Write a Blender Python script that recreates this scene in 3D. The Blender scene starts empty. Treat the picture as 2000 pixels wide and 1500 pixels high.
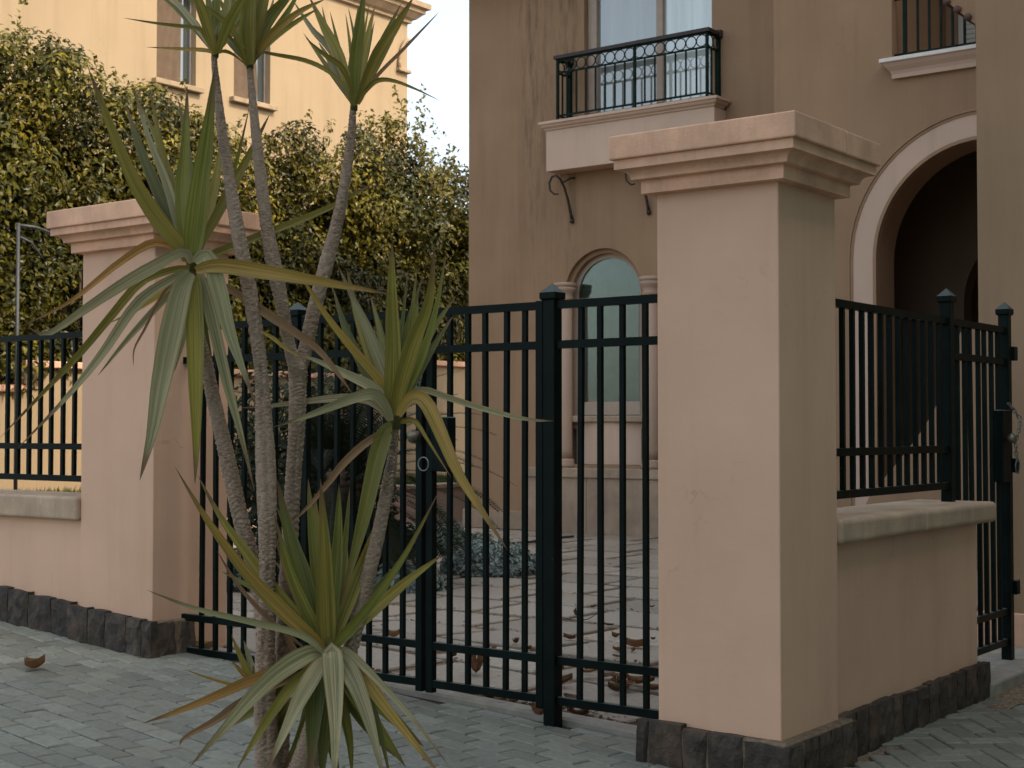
import bpy, bmesh, math, random
from mathutils import Vector, Matrix, noise
from mathutils.geometry import tessellate_polygon

S = bpy.context.scene
COL = S.collection
R = math.radians
rnd = random.Random(7)

# ------------------------------------------------------------------ camera
FPX, PHI, PITCH = 2850.0, R(37.0), math.atan(88 / 2850.0)
CAM = Vector((2.867, -5.72, 1.5))
FW = Vector((-math.sin(PHI) * math.cos(PITCH), math.cos(PHI) * math.cos(PITCH), math.sin(PITCH)))
RT = Vector((math.cos(PHI), math.sin(PHI), 0.0))
UP = RT.cross(FW)
cam = bpy.data.cameras.new('camera')
cam.sensor_width = 36.0
cam.lens = FPX / 2000.0 * 36.0
cam.clip_start = 0.05
cam.clip_end = 3000.0
cam.dof.use_dof = True
cam.dof.focus_distance = 6.6
cam.dof.aperture_fstop = 9.0
cam_o = bpy.data.objects.new('camera', cam)
COL.objects.link(cam_o)
cam_o.matrix_world = Matrix((RT, UP, -FW)).transposed().to_4x4()
cam_o.location = CAM
S.camera = cam_o

# ------------------------------------------------------------------ sky, sun, exposure
SUN_EL, SUN_ROT = R(42), R(83)
w = bpy.data.worlds.new('World')
S.world = w
w.use_nodes = True
wn, wl = w.node_tree.nodes, w.node_tree.links
sky = wn.new('ShaderNodeTexSky')
sky.sky_type = 'NISHITA'
sky.sun_disc = False
sky.sun_elevation = SUN_EL
sky.sun_rotation = SUN_ROT
sky.air_density = 1.0
sky.dust_density = 4.0
sky.ozone_density = 1.0
# thick bright haze over the whole sky, even in every direction
hz = wn.new('ShaderNodeMix'); hz.data_type = 'RGBA'; hz.blend_type = 'ADD'
hz.inputs['Factor'].default_value = 1.0
hz.inputs['B'].default_value = (2.28, 2.38, 2.20, 1.0)
wl.new(sky.outputs[0], hz.inputs['A'])
wl.new(hz.outputs['Result'], wn['Background'].inputs[0])
wn['Background'].inputs[1].default_value = 0.15
sun = bpy.data.lights.new('sun', 'SUN')
sun.energy = 2.0
sun.angle = R(0.5)
sun.color = (1.0, 0.83, 0.60)
sun_o = bpy.data.objects.new('sun', sun)
COL.objects.link(sun_o)
to_sun = Vector((math.sin(SUN_ROT) * math.cos(SUN_EL), math.cos(SUN_ROT) * math.cos(SUN_EL), math.sin(SUN_EL)))
sun_o.rotation_euler = to_sun.to_track_quat('Z', 'Y').to_euler()
sun_o.location = (30, 0, 30)
vs = S.view_settings
vs.view_transform = 'Standard'
vs.look = 'None'
vs.exposure = 0.74
vs.gamma = 1.0
vs.use_curve_mapping = False


# ------------------------------------------------------------------ ray helpers (photo pixel -> place in the world)
def ray(px, py):
    return FW + RT * ((px - 1000.0) / FPX) - UP * ((py - 750.0) / FPX)
def onY(px, py, y):
    r = ray(px, py); return CAM + r * ((y - CAM.y) / r.y)
def onX(px, py, x):
    r = ray(px, py); return CAM + r * ((x - CAM.x) / r.x)
def onZ(px, py, z):
    r = ray(px, py); return CAM + r * ((z - CAM.z) / r.z)
def atD(px, py, t):
    return CAM + ray(px, py) * t
def proj(p):
    q = Vector(p) - CAM; t = q.dot(FW)
    if t < 0.05: return (-9e9, -9e9, t)
    return (1000 + FPX * q.dot(RT) / t, 750 - FPX * q.dot(UP) / t, t)


# ------------------------------------------------------------------ object helpers
def link(name, me, mat=None, parent=None):
    o = bpy.data.objects.new(name, me)
    COL.objects.link(o)
    if me is not None and mat is not None and len(me.materials) == 0:
        me.materials.append(mat)
    if parent is not None:
        o.parent = parent
        o.matrix_parent_inverse = PINV[parent.name]
    return o
PINV = {}
def thing(name, label, cat, loc=(0, 0, 0), group=None):
    o = bpy.data.objects.new(name, None)
    o.empty_display_size = 0.2
    COL.objects.link(o)
    o.location = loc
    PINV[o.name] = Matrix.Translation(-Vector(loc))
    o['label'] = label; o['category'] = cat
    if group: o['group'] = group
    return o
def tag(o, label=None, cat=None, group=None, kind=None):
    if label: o['label'] = label
    if cat: o['category'] = cat
    if group: o['group'] = group
    if kind: o['kind'] = kind
    return o
def mk(name, verts, faces, mat, parent=None, smooth=False, uv=None, col=None):
    """verts in world coordinates; parts keep world coordinates under their parent"""
    me = bpy.data.meshes.new(name)
    me.from_pydata([tuple(v) for v in verts], [], faces)
    if uv is not None:
        l = me.uv_layers.new(name='UVMap')
        for i, lp in enumerate(me.loops):
            l.data[i].uv = uv[lp.vertex_index]
    if col is not None:
        a = me.color_attributes.new('tone', 'FLOAT_COLOR', 'POINT')
        for i, c in enumerate(col):
            a.data[i].color = c
    if smooth:
        me.polygons.foreach_set('use_smooth', [True] * len(me.polygons))
    me.update()
    o = link(name, me, mat, parent)
    if parent is None:
        PINV[o.name] = Matrix.Identity(4)
    else:
        PINV[o.name] = Matrix.Identity(4)
    return o
def inst(name, me, mat4, parent=None):
    o = bpy.data.objects.new(name, me)
    COL.objects.link(o)
    if parent is not None:
        o.parent = parent
        o.matrix_parent_inverse = PINV[parent.name]
    o.matrix_basis = mat4
    return o
def bm_mesh(bm, name, mat=None):
    me = bpy.data.meshes.new(name)
    bmesh.ops.recalc_face_normals(bm, faces=bm.faces[:])
    bm.to_mesh(me); bm.free()
    if mat: me.materials.append(mat)
    return me
def bm_obj(bm, name, mat, parent=None, smooth=False):
    me = bm_mesh(bm, name, mat)
    if smooth:
        me.polygons.foreach_set('use_smooth', [True] * len(me.polygons))
    o = link(name, me, None, parent)
    PINV[o.name] = Matrix.Identity(4)
    return o
def add_box(bm, a, b, bevel=0.0, seg=1, rot=None):
    a, b = Vector(a), Vector(b)
    lo = Vector((min(a.x, b.x), min(a.y, b.y), min(a.z, b.z))); hi = Vector((max(a.x, b.x), max(a.y, b.y), max(a.z, b.z)))
    r = bmesh.ops.create_cube(bm, size=1.0)
    c = (lo + hi) / 2; s = hi - lo
    for v in r['verts']:
        v.co = Vector((v.co.x * s.x, v.co.y * s.y, v.co.z * s.z)) + c
    if bevel > 0:
        es = list({e for v in r['verts'] for e in v.link_edges})
        bmesh.ops.bevel(bm, geom=es, offset=bevel, segments=seg, affect='EDGES', profile=0.5)
def box(name, a, b, mat, parent=None, bevel=0.0, seg=1):
    bm = bmesh.new(); add_box(bm, a, b, bevel, seg)
    return bm_obj(bm, name, mat, parent)
def add_bar(bm, p, q, wd, ht):
    """square bar from p to q: wd across (horizontal), ht in the other direction"""
    p, q = Vector(p), Vector(q)
    t = (q - p).normalized()
    ref = Vector((0, 0, 1)) if abs(t.z) < 0.9 else Vector((0, 1, 0))
    s = t.cross(ref).normalized(); u = s.cross(t).normalized()
    vs_ = []
    for e in (p, q):
        for i, j in ((-1, -1), (1, -1), (1, 1), (-1, 1)):
            vs_.append(bm.verts.new(e + s * (i * wd / 2) + u * (j * ht / 2)))
    for f in ((0, 1, 2, 3), (7, 6, 5, 4), (0, 4, 5, 1), (1, 5, 6, 2), (2, 6, 7, 3), (3, 7, 4, 0)):
        bm.faces.new([vs_[k] for k in f])
def bar(name, p, q, wd, ht, mat, parent=None):
    bm = bmesh.new(); add_bar(bm, p, q, wd, ht)
    return bm_obj(bm, name, mat, parent)
def add_tube(bm, pts, rad, n=8, closed=False, cap=True):
    pts = [Vector(p) for p in pts]
    if not hasattr(rad, '__len__'): rad = [rad] * len(pts)
    rings = []
    prev = None
    for i, p in enumerate(pts):
        if closed:
            t = (pts[(i + 1) % len(pts)] - pts[i - 1]).normalized()
        else:
            t = (pts[min(i + 1, len(pts) - 1)] - pts[max(i - 1, 0)]).normalized()
        if prev is None:
            ref = Vector((0, 0, 1)) if abs(t.z) < 0.9 else Vector((1, 0, 0))
            s = t.cross(ref).normalized()
        else:
            s = (prev - t * prev.dot(t)).normalized()
        prev = s
        u = t.cross(s)
        rings.append([bm.verts.new(p + (s * math.cos(2 * math.pi * k / n) + u * math.sin(2 * math.pi * k / n)) * rad[i]) for k in range(n)])
    m = len(rings)
    for i in range(m if closed else m - 1):
        a, b = rings[i], rings[(i + 1) % m]
        for k in range(n):
            bm.faces.new((a[k], a[(k + 1) % n], b[(k + 1) % n], b[k]))
    if cap and not closed:
        bm.faces.new(rings[0][::-1]); bm.faces.new(rings[-1])
def tube(name, pts, rad, mat, parent=None, n=8, closed=False, smooth=True):
    bm = bmesh.new(); add_tube(bm, pts, rad, n, closed)
    return bm_obj(bm, name, mat, parent, smooth)
def panel(name, outer, holes, y, th, mat, parent=None, axis='Y'):
    """flat wall with openings; outline and holes are lists of (a, z); front at y, thickness th away from the viewer.
    axis 'Y': a is x and the front faces -Y;  axis 'X': a is y and the front faces +X (thickness towards -X)"""
    loops = [outer] + holes
    def P3(a, z, d):
        return (a, y + d, z) if axis == 'Y' else (y - d, a, z)
    tri = tessellate_polygon([[Vector((a, z, 0)) for a, z in lp] for lp in loops])
    flat = [p for lp in loops for p in lp]
    n = len(flat)
    verts = [P3(a, z, 0) for a, z in flat] + [P3(a, z, th) for a, z in flat]
    faces = [tuple(t) for t in tri] + [tuple(n + k for k in t[::-1]) for t in tri]
    st = 0
    for lp in loops:
        m = len(lp)
        for i in range(m):
            a, b = st + i, st + (i + 1) % m
            faces.append((a, b, n + b, n + a))
        st += m
    bm = bmesh.new()
    bv = [bm.verts.new(v) for v in verts]
    for f in faces:
        try: bm.faces.new([bv[k] for k in f])
        except ValueError: pass
    return bm_obj(bm, name, mat, parent)
def arch_loop(cx, zs, r, z0, n=28):
    """opening with a round head: jambs from z0 up to the springing zs"""
    pts = [(cx - r, z0), (cx + r, z0)]
    for i in range(n + 1):
        a = math.pi * i / n
        pts.append((cx + r * math.cos(a), zs + r * math.sin(a)))
    return pts
def arch_band(name, cx, zs, r0, r1, z0, y0, y1, mat, parent, n=32):
    """arch moulding between radii r0<r1 running down to z0, from y0 (front) to y1 (back)"""
    prof = []
    for r in (r0, r1):
        p = [(cx + r, z0)] + [(cx + r * math.cos(math.pi * i / n), zs + r * math.sin(math.pi * i / n)) for i in range(n + 1)] + [(cx - r, z0)]
        prof.append(p)
    m = len(prof[0])
    v = []
    for p in prof:
        for yy in (y0, y1):
            v += [(x, yy, z) for x, z in p]
    f = []
    for i in range(m - 1):
        A, B, C_, D_ = i, m + i, 2 * m + i, 3 * m + i     # inner front, inner back, outer front, outer back
        f += [(A, A + 1, C_ + 1, C_), (C_, C_ + 1, D_ + 1, D_), (A, B, B + 1, A + 1), (B, D_, D_ + 1, B + 1)]
    f += [(0, 2 * m, 3 * m, m), (m - 1, 2 * m - 1, 4 * m - 1, 3 * m - 1)]
    bm = bmesh.new()
    bv = [bm.verts.new(q) for q in v]
    for q in f: bm.faces.new([bv[k] for k in q])
    return bm_obj(bm, name, mat, parent)


# ------------------------------------------------------------------ materials
def nt(name):
    m = bpy.data.materials.new(name); m.use_nodes = True
    t = m.node_tree
    return m, t, t.nodes, t.links, t.nodes['Principled BSDF']
def math_n(N, L, op, a, b=None, c=None):
    n = N.new('ShaderNodeMath'); n.operation = op
    for i, v in enumerate((a, b, c)):
        if v is None: continue
        if isinstance(v, (int, float)): n.inputs[i].default_value = v
        else: L.new(v, n.inputs[i])
    return n.outputs[0]
def mix_n(N, L, fac, a, b, blend='MIX'):
    n = N.new('ShaderNodeMix'); n.data_type = 'RGBA'; n.blend_type = blend
    def s(sock, v):
        if isinstance(v, (int, float)): sock.default_value = v
        elif isinstance(v, tuple): sock.default_value = (v[0], v[1], v[2], 1)
        else: L.new(v, sock)
    s(n.inputs['Factor'], fac); s(n.inputs['A'], a); s(n.inputs['B'], b)
    return n.outputs['Result']
def pos_noise(N, L, scale, sx=1, sy=1, sz=1, detail=4, rough=0.55, src=None):
    if src is None:
        g = N.new('ShaderNodeNewGeometry'); src = g.outputs['Position']
    mp = N.new('ShaderNodeMapping'); mp.inputs['Scale'].default_value = (sx, sy, sz)
    L.new(src, mp.inputs['Vector'])
    n = N.new('ShaderNodeTexNoise'); n.inputs['Scale'].default_value = scale
    n.inputs['Detail'].default_value = detail; n.inputs['Roughness'].default_value = rough
    L.new(mp.outputs[0], n.inputs['Vector'])
    return n.outputs['Fac']
def ramp(N, L, fac, stops):
    r = N.new('ShaderNodeValToRGB')
    e = r.color_ramp.elements
    while len(e) > 1: e.remove(e[-1])
    for i, (p, c) in enumerate(stops):
        if i == 0: q = e[0]; q.position = p
        else: q = e.new(p)
        q.color = (c, c, c, 1) if isinstance(c, (int, float)) else (c[0], c[1], c[2], 1)
    L.new(fac, r.inputs[0])
    return r.outputs[0]
def bump(N, L, B, h, strength, dist=0.01):
    b = N.new('ShaderNodeBump'); b.inputs['Strength'].default_value = strength; b.inputs['Distance'].default_value = dist
    L.new(h, b.inputs['Height']); L.new(b.outputs[0], B.inputs['Normal'])
def plaster(name, c, dirt=0.35, streak=0.3, fine=0.25, rough=0.9, scale=1.0):
    m, t, N, L, B = nt(name)
    n1 = pos_noise(N, L, 0.9 * scale, detail=6)
    f1 = ramp(N, L, n1, [(0.32, 0.0), (0.72, 1.0)])
    n2 = pos_noise(N, L, 3.2 * scale, 1, 1, 0.07, detail=5, rough=0.65)
    f2 = ramp(N, L, n2, [(0.50, 0.0), (0.78, 1.0)])
    n3 = pos_noise(N, L, 26, detail=4, rough=0.7)
    f3 = ramp(N, L, n3, [(0.68, 0.0), (0.74, 1.0)])
    dk = tuple(x * y for x, y in zip(c, (0.78, 0.76, 0.74)))
    st = tuple(x * y for x, y in zip(c, (0.55, 0.52, 0.50)))
    lt = tuple(min(1, x * 1.10) for x in c)
    a = mix_n(N, L, math_n(N, L, 'MULTIPLY', f1, dirt), lt, dk)
    b = mix_n(N, L, math_n(N, L, 'MULTIPLY', f2, streak), a, st)
    d = mix_n(N, L, math_n(N, L, 'MULTIPLY', f3, 0.22), b, st)
    g = N.new('ShaderNodeNewGeometry')
    wn_ = N.new('ShaderNodeTexNoise'); wn_.inputs['Scale'].default_value = 2.3; wn_.inputs['Detail'].default_value = 5
    L.new(g.outputs['Position'], wn_.inputs['Vector'])
    vm = N.new('ShaderNodeVectorMath'); vm.operation = 'MULTIPLY_ADD'
    L.new(wn_.outputs['Color'], vm.inputs[0]); vm.inputs[1].default_value = (0.9, 0.9, 0.9); L.new(g.outputs['Position'], vm.inputs[2])
    vo = N.new('ShaderNodeTexVoronoi'); vo.feature = 'DISTANCE_TO_EDGE'; vo.inputs['Scale'].default_value = 0.9
    L.new(vm.outputs[0], vo.inputs['Vector'])
    cr = math_n(N, L, 'MULTIPLY', ramp(N, L, vo.outputs['Distance'], [(0.0, 1.0), (0.0045, 0.0)]), ramp(N, L, pos_noise(N, L, 1.7, detail=3), [(0.54, 0.0), (0.66, 1.0)]))
    d = mix_n(N, L, math_n(N, L, 'MULTIPLY', cr, 0.38), d, st)
    L.new(d, B.inputs['Base Color'])
    B.inputs['Roughness'].default_value = rough
    B.inputs['Specular IOR Level'].default_value = 0.25
    h = math_n(N, L, 'ADD', pos_noise(N, L, 260, detail=3), math_n(N, L, 'MULTIPLY', pos_noise(N, L, 9, detail=3), 0.9))
    h = math_n(N, L, 'ADD', h, math_n(N, L, 'MULTIPLY', pos_noise(N, L, 5, 1, 1, 2.4, detail=4), 1.6))
    bump(N, L, B, h, fine, 0.004)
    return m
def stonecast(name, c, spots=0.6):
    """cast stone with drip streaks and lime spots"""
    m, t, N, L, B = nt(name)
    n1 = pos_noise(N, L, 3.0, detail=7, rough=0.65)
    f1 = ramp(N, L, n1, [(0.35, 0.0), (0.70, 1.0)])
    n2 = pos_noise(N, L, 14, 1, 1, 0.12, detail=5, rough=0.7)
    f2 = ramp(N, L, n2, [(0.48, 0.0), (0.75, 1.0)])
    n3 = pos_noise(N, L, 42, detail=2)
    f3 = ramp(N, L, n3, [(0.66, 0.0), (0.72, 1.0)])
    a = mix_n(N, L, f1, tuple(x * 1.08 for x in c), tuple(x * y for x, y in zip(c, (0.72, 0.72, 0.74))))
    b = mix_n(N, L, math_n(N, L, 'MULTIPLY', f2, 0.55), a, tuple(x * y for x, y in zip(c, (0.60, 0.62, 0.64))))
    d = mix_n(N, L, math_n(N, L, 'MULTIPLY', f3, spots * 0.5), b, (0.62, 0.58, 0.50))
    L.new(d, B.inputs['Base Color'])
    B.inputs['Roughness'].default_value = 0.85
    B.inputs['Specular IOR Level'].default_value = 0.3
    h = math_n(N, L, 'ADD', pos_noise(N, L, 120, detail=4), pos_noise(N, L, 18, detail=4))
    bump(N, L, B, h, 0.35, 0.006)
    return m
def rock(name, c):
    m, t, N, L, B = nt(name)
    oi = N.new('ShaderNodeObjectInfo')
    n1 = pos_noise(N, L, 11, detail=8, rough=0.7)
    f1 = ramp(N, L, n1, [(0.35, 0.0), (0.68, 1.0)])
    n2 = pos_noise(N, L, 5, detail=4)
    f2 = ramp(N, L, n2, [(0.52, 0.0), (0.70, 1.0)])
    a = mix_n(N, L, f1, tuple(x * 0.35 for x in c), tuple(x * 2.0 for x in c))
    b = mix_n(N, L, math_n(N, L, 'MULTIPLY', f2, 0.6), a, (c[0] * 2.8, c[1] * 2.2, c[2] * 1.7))
    v = math_n(N, L, 'ADD', math_n(N, L, 'MULTIPLY', oi.outputs['Random'], 0.9), 0.6)
    d = mix_n(N, L, 1.0, b, v, 'MULTIPLY')
    L.new(d, B.inputs['Base Color'])
    B.inputs['Roughness'].default_value = 0.75
    bump(N, L, B, pos_noise(N, L, 38, detail=8, rough=0.7), 0.9, 0.02)
    return m
def simple(name, c, rough=0.6, metal=0.0, var=0.25, scale=8.0, spec=0.5, bmp=0.1, bscale=60):
    m, t, N, L, B = nt(name)
    n = pos_noise(N, L, scale, detail=5)
    f = ramp(N, L, n, [(0.3, 0.0), (0.7, 1.0)])
    L.new(mix_n(N, L, f, tuple(x * (1 - var) for x in c), tuple(min(1, x * (1 + var)) for x in c)), B.inputs['Base Color'])
    B.inputs['Roughness'].default_value = rough
    B.inputs['Metallic'].default_value = metal
    B.inputs['Specular IOR Level'].default_value = spec
    if bmp > 0: bump(N, L, B, pos_noise(N, L, bscale, detail=4), bmp, 0.005)
    return m
def iron(name, c):
    """painted iron: dust on upward faces, chips and droppings"""
    m, t, N, L, B = nt(name)
    g = N.new('ShaderNodeNewGeometry')
    sep = N.new('ShaderNodeSeparateXYZ'); L.new(g.outputs['Normal'], sep.inputs[0])
    upf = ramp(N, L, sep.outputs['Z'], [(0.2, 0.0), (0.7, 1.0)])
    n1 = pos_noise(N, L, 30, detail=6, rough=0.7)
    ch = ramp(N, L, n1, [(0.705, 0.0), (0.735, 1.0)])
    n2 = pos_noise(N, L, 6, detail=5)
    a = mix_n(N, L, ramp(N, L, n2, [(0.3, 0.0), (0.7, 1.0)]), tuple(x * 0.7 for x in c), tuple(x * 1.5 for x in c))
    b = mix_n(N, L, math_n(N, L, 'MULTIPLY', upf, 0.45), a, (0.15, 0.17, 0.155))
    d = mix_n(N, L, math_n(N, L, 'MULTIPLY', ch, 0.5), b, (0.35, 0.37, 0.34))
    L.new(d, B.inputs['Base Color'])
    B.inputs['Roughness'].default_value = 0.40
    B.inputs['Specular IOR Level'].default_value = 0.07
    bump(N, L, B, pos_noise(N, L, 90, detail=4), 0.12, 0.003)
    return m
def leafmat(name, rough=0.42, stripe=1.0):
    """strap leaf: base colour from the object colour, lengthwise stripes, paler edge, dry tip"""
    m, t, N, L, B = nt(name)
    oi = N.new('ShaderNodeObjectInfo')
    uv = N.new('ShaderNodeUVMap')
    sp = N.new('ShaderNodeSeparateXYZ'); L.new(uv.outputs[0], sp.inputs[0])
    mp = N.new('ShaderNodeCombineXYZ')
    L.new(math_n(N, L, 'MULTIPLY', sp.outputs['X'], 9.0), mp.inputs['X'])
    L.new(math_n(N, L, 'MULTIPLY', sp.outputs['Y'], 0.9), mp.inputs['Y'])
    L.new(math_n(N, L, 'MULTIPLY', oi.outputs['Random'], 37.0), mp.inputs['Z'])
    n = N.new('ShaderNodeTexNoise'); n.inputs['Scale'].default_value = 1.0; n.inputs['Detail'].default_value = 5; n.inputs['Roughness'].default_value = 0.65
    L.new(mp.outputs[0], n.inputs['Vector'])
    f = ramp(N, L, n.outputs['Fac'], [(0.32, 0.0), (0.68, 1.0)])
    base = oi.outputs['Color']
    dk = mix_n(N, L, 1.0, base, (0.48, 0.58, 0.52), 'MULTIPLY')
    lt = mix_n(N, L, 1.0, base, (1.75, 1.50, 1.45), 'MULTIPLY')
    a = mix_n(N, L, math_n(N, L, 'MULTIPLY', f, stripe), dk, lt)
    # edges
    ed = ramp(N, L, math_n(N, L, 'ABSOLUTE', math_n(N, L, 'SUBTRACT', sp.outputs['X'], 0.5)), [(0.42, 0.0), (0.5, 1.0)])
    b = mix_n(N, L, math_n(N, L, 'MULTIPLY', ed, 0.55), a, (0.20, 0.15, 0.05))
    # dry tip and blotches
    nb = pos_noise(N, L, 9, detail=5)
    tp = math_n(N, L, 'ADD', sp.outputs['Y'], math_n(N, L, 'MULTIPLY', math_n(N, L, 'SUBTRACT', nb, 0.5), 0.35))
    ft = ramp(N, L, tp, [(0.80, 0.0), (0.95, 1.0)])
    d = mix_n(N, L, ft, b, (0.15, 0.085, 0.04))
    sp2 = ramp(N, L, pos_noise(N, L, 40, detail=3), [(0.70, 0.0), (0.76, 1.0)])
    e = mix_n(N, L, math_n(N, L, 'MULTIPLY', sp2, 0.35), d, (0.16, 0.10, 0.05))
    L.new(e, B.inputs['Base Color'])
    B.inputs['Roughness'].default_value = rough
    B.inputs['Specular IOR Level'].default_value = 0.28
    bump(N, L, B, n.outputs['Fac'], 0.35, 0.006)
    tr = N.new('ShaderNodeBsdfTranslucent'); L.new(e, tr.inputs['Color'])
    mx = N.new('ShaderNodeMixShader'); mx.inputs[0].default_value = 0.18
    L.new(B.outputs[0], mx.inputs[1]); L.new(tr.outputs[0], mx.inputs[2])
    L.new(mx.outputs[0], N['Material Output'].inputs['Surface'])
    return m
def foliage(name, rough=0.38, transl=0.22, spec=0.6):
    """leaf faces tinted by the mesh's own per-leaf tone"""
    m, t, N, L, B = nt(name)
    at = N.new('ShaderNodeAttribute'); at.attribute_name = 'tone'
    L.new(at.outputs['Color'], B.inputs['Base Color'])
    B.inputs['Roughness'].default_value = rough
    B.inputs['Specular IOR Level'].default_value = spec
    tr = N.new('ShaderNodeBsdfTranslucent'); L.new(at.outputs['Color'], tr.inputs['Color'])
    mx = N.new('ShaderNodeMixShader'); mx.inputs[0].default_value = transl
    L.new(B.outputs[0], mx.inputs[1]); L.new(tr.outputs[0], mx.inputs[2])
    L.new(mx.outputs[0], N['Material Output'].inputs['Surface'])
    return m
def glassmat(name, tint, rough=0.06, coat=1.9):
    m, t, N, L, B = nt(name)
    B.inputs['Base Color'].default_value = (*tint, 1)
    B.inputs['Roughness'].default_value = rough
    B.inputs['Specular IOR Level'].default_value = 0.9
    B.inputs['IOR'].default_value = 1.6
    B.inputs['Coat Weight'].default_value = 1.0
    B.inputs['Coat IOR'].default_value = coat
    B.inputs['Coat Roughness'].default_value = 0.03
    pl_ = ramp(N, L, pos_noise(N, L, 7, 1, 1, 0.05, detail=3), [(0.3, 0.72), (0.7, 1.12)])
    L.new(mix_n(N, L, 1.0, tint, pl_, 'MULTIPLY'), B.inputs['Base Color'])
    bump(N, L, B, pos_noise(N, L, 1.6, detail=2), 0.05, 0.02)
    return m
def paver_mat(name, c):
    m, t, N, L, B = nt(name)
    oi = N.new('ShaderNodeObjectInfo')
    at = N.new('ShaderNodeAttribute'); at.attribute_name = 'tone'
    n1 = pos_noise(N, L, 2.2, detail=6); n2 = pos_noise(N, L, 28, detail=7, rough=0.7)
    a = mix_n(N, L, ramp(N, L, n2, [(0.3, 0.0), (0.7, 1.0)]), tuple(x * 0.72 for x in c), tuple(x * 1.25 for x in c))
    b = mix_n(N, L, ramp(N, L, n1, [(0.40, 0.0), (0.70, 0.55)]), a, (c[0] * 0.95, c[1] * 0.85, c[2] * 0.72))
    g = N.new('ShaderNodeNewGeometry')
    v = math_n(N, L, 'ADD', math_n(N, L, 'MULTIPLY', g.outputs['Random Per Island'], 0.38), 0.80)
    v2 = math_n(N, L, 'ADD', math_n(N, L, 'MULTIPLY', oi.outputs['Random'], 0.38), 0.80)
    d = mix_n(N, L, 1.0, b, v2, 'MULTIPLY')
    d = mix_n(N, L, 1.0, d, v, 'MULTIPLY')
    L.new(d, B.inputs['Base Color'])
    B.inputs['Roughness'].default_value = 0.72
    B.inputs['Specular IOR Level'].default_value = 0.4
    bump(N, L, B, math_n(N, L, 'ADD', n2, pos_noise(N, L, 190, detail=3)), 0.3, 0.005)
    return m
def trunkmat(name):
    m, t, N, L, B = nt(name)
    uv = N.new('ShaderNodeUVMap')
    sp = N.new('ShaderNodeSeparateXYZ'); L.new(uv.outputs[0], sp.inputs[0])
    n1 = pos_noise(N, L, 22, detail=7, rough=0.7)
    n2 = pos_noise(N, L, 60, 1, 1, 3.5, detail=5, rough=0.7)
    n3 = pos_noise(N, L, 4.0, detail=4)
    a = mix_n(N, L, ramp(N, L, n2, [(0.35, 0.0), (0.66, 1.0)]), (0.140, 0.088, 0.057), (0.50, 0.365, 0.262))
    b = mix_n(N, L, ramp(N, L, n1, [(0.45, 0.0), (0.75, 0.5)]), a, (0.16, 0.112, 0.078))
    d = mix_n(N, L, ramp(N, L, n3, [(0.4, 0.0), (0.65, 0.55)]), b, (0.43, 0.325, 0.242))
    L.new(d, B.inputs['Base Color'])
    B.inputs['Roughness'].default_value = 0.85
    B.inputs['Specular IOR Level'].default_value = 0.2
    bump(N, L, B, n2, 0.8, 0.008)
    return m

M = {}
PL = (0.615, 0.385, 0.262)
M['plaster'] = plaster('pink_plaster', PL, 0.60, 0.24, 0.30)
def add_stains(m):
    """rain-run stains below the roof edge beside the balcony"""
    N, L = m.node_tree.nodes, m.node_tree.links
    B = N['Principled BSDF']
    src = B.inputs['Base Color'].links[0].from_socket
    g = N.new('ShaderNodeNewGeometry'); sp = N.new('ShaderNodeSeparateXYZ'); L.new(g.outputs['Position'], sp.inputs[0])
    n = pos_noise(N, L, 11, 1, 1, 0.10, detail=6, rough=0.75)
    tot = None
    for c, wd in ((-10.05, 0.30), (-9.42, 0.24)):
        d = math_n(N, L, 'DIVIDE', math_n(N, L, 'SUBTRACT', sp.outputs['X'], c), wd)
        e = math_n(N, L, 'POWER', 2.718, math_n(N, L, 'MULTIPLY', math_n(N, L, 'MULTIPLY', d, d), -1.0))
        tot = e if tot is None else math_n(N, L, 'ADD', tot, e)
    zf = ramp(N, L, math_n(N, L, 'DIVIDE', sp.outputs['Z'], 9.0), [(0.30, 0.0), (0.75, 1.0)])
    f = math_n(N, L, 'MULTIPLY', math_n(N, L, 'MULTIPLY', ramp(N, L, n, [(0.46, 0.0), (0.66, 1.0)]), tot), zf)
    f = math_n(N, L, 'MINIMUM', math_n(N, L, 'MULTIPLY', f, 0.85), 0.8)
    L.new(mix_n(N, L, f, src, (0.085, 0.062, 0.042)), B.inputs['Base Color'])
    # pale scuffs
    n4 = pos_noise(N, L, 3.6, 1, 1, 0.6, detail=3); f4 = ramp(N, L, n4, [(0.765, 0.0), (0.775, 1.0)])
    s2 = B.inputs['Base Color'].links[0].from_socket
    L.new(mix_n(N, L, math_n(N, L, 'MULTIPLY', f4, 0.5), s2, (0.5, 0.45, 0.4)), B.inputs['Base Color'])
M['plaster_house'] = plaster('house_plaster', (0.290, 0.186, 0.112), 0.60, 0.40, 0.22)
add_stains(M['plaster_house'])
M['plaster_trim'] = plaster('trim_plaster', (0.50, 0.36, 0.275), 0.45, 0.25, 0.2)
M['plaster_cream'] = plaster('cream_plaster', (0.330, 0.245, 0.150), 0.30, 0.34, 0.15)
M['cream_trim'] = stonecast('cream_trim', (0.36, 0.265, 0.165), 0.1)
M['pilaster'] = plaster('pilaster_plaster', (0.37, 0.26, 0.19), 0.45, 0.3, 0.2)
M['plaster_shade'] = plaster('porch_shade_plaster', (0.13, 0.09, 0.06), 0.4, 0.2, 0.2)  # porch shade darkened into the plaster colour
M['caststone'] = stonecast('cast_stone', (0.74, 0.43, 0.275))
M['coping'] = stonecast('coping_stone', (0.46, 0.33, 0.22))
M['basestone'] = stonecast('base_stone', (0.36, 0.265, 0.185), 0.4)
M['rock'] = rock('plinth_rock', (0.044, 0.031, 0.021))
M['mortar'] = simple('mortar', (0.17, 0.125, 0.085), 0.95, var=0.35, scale=25, bmp=0.6, bscale=80, spec=0.1)
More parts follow.
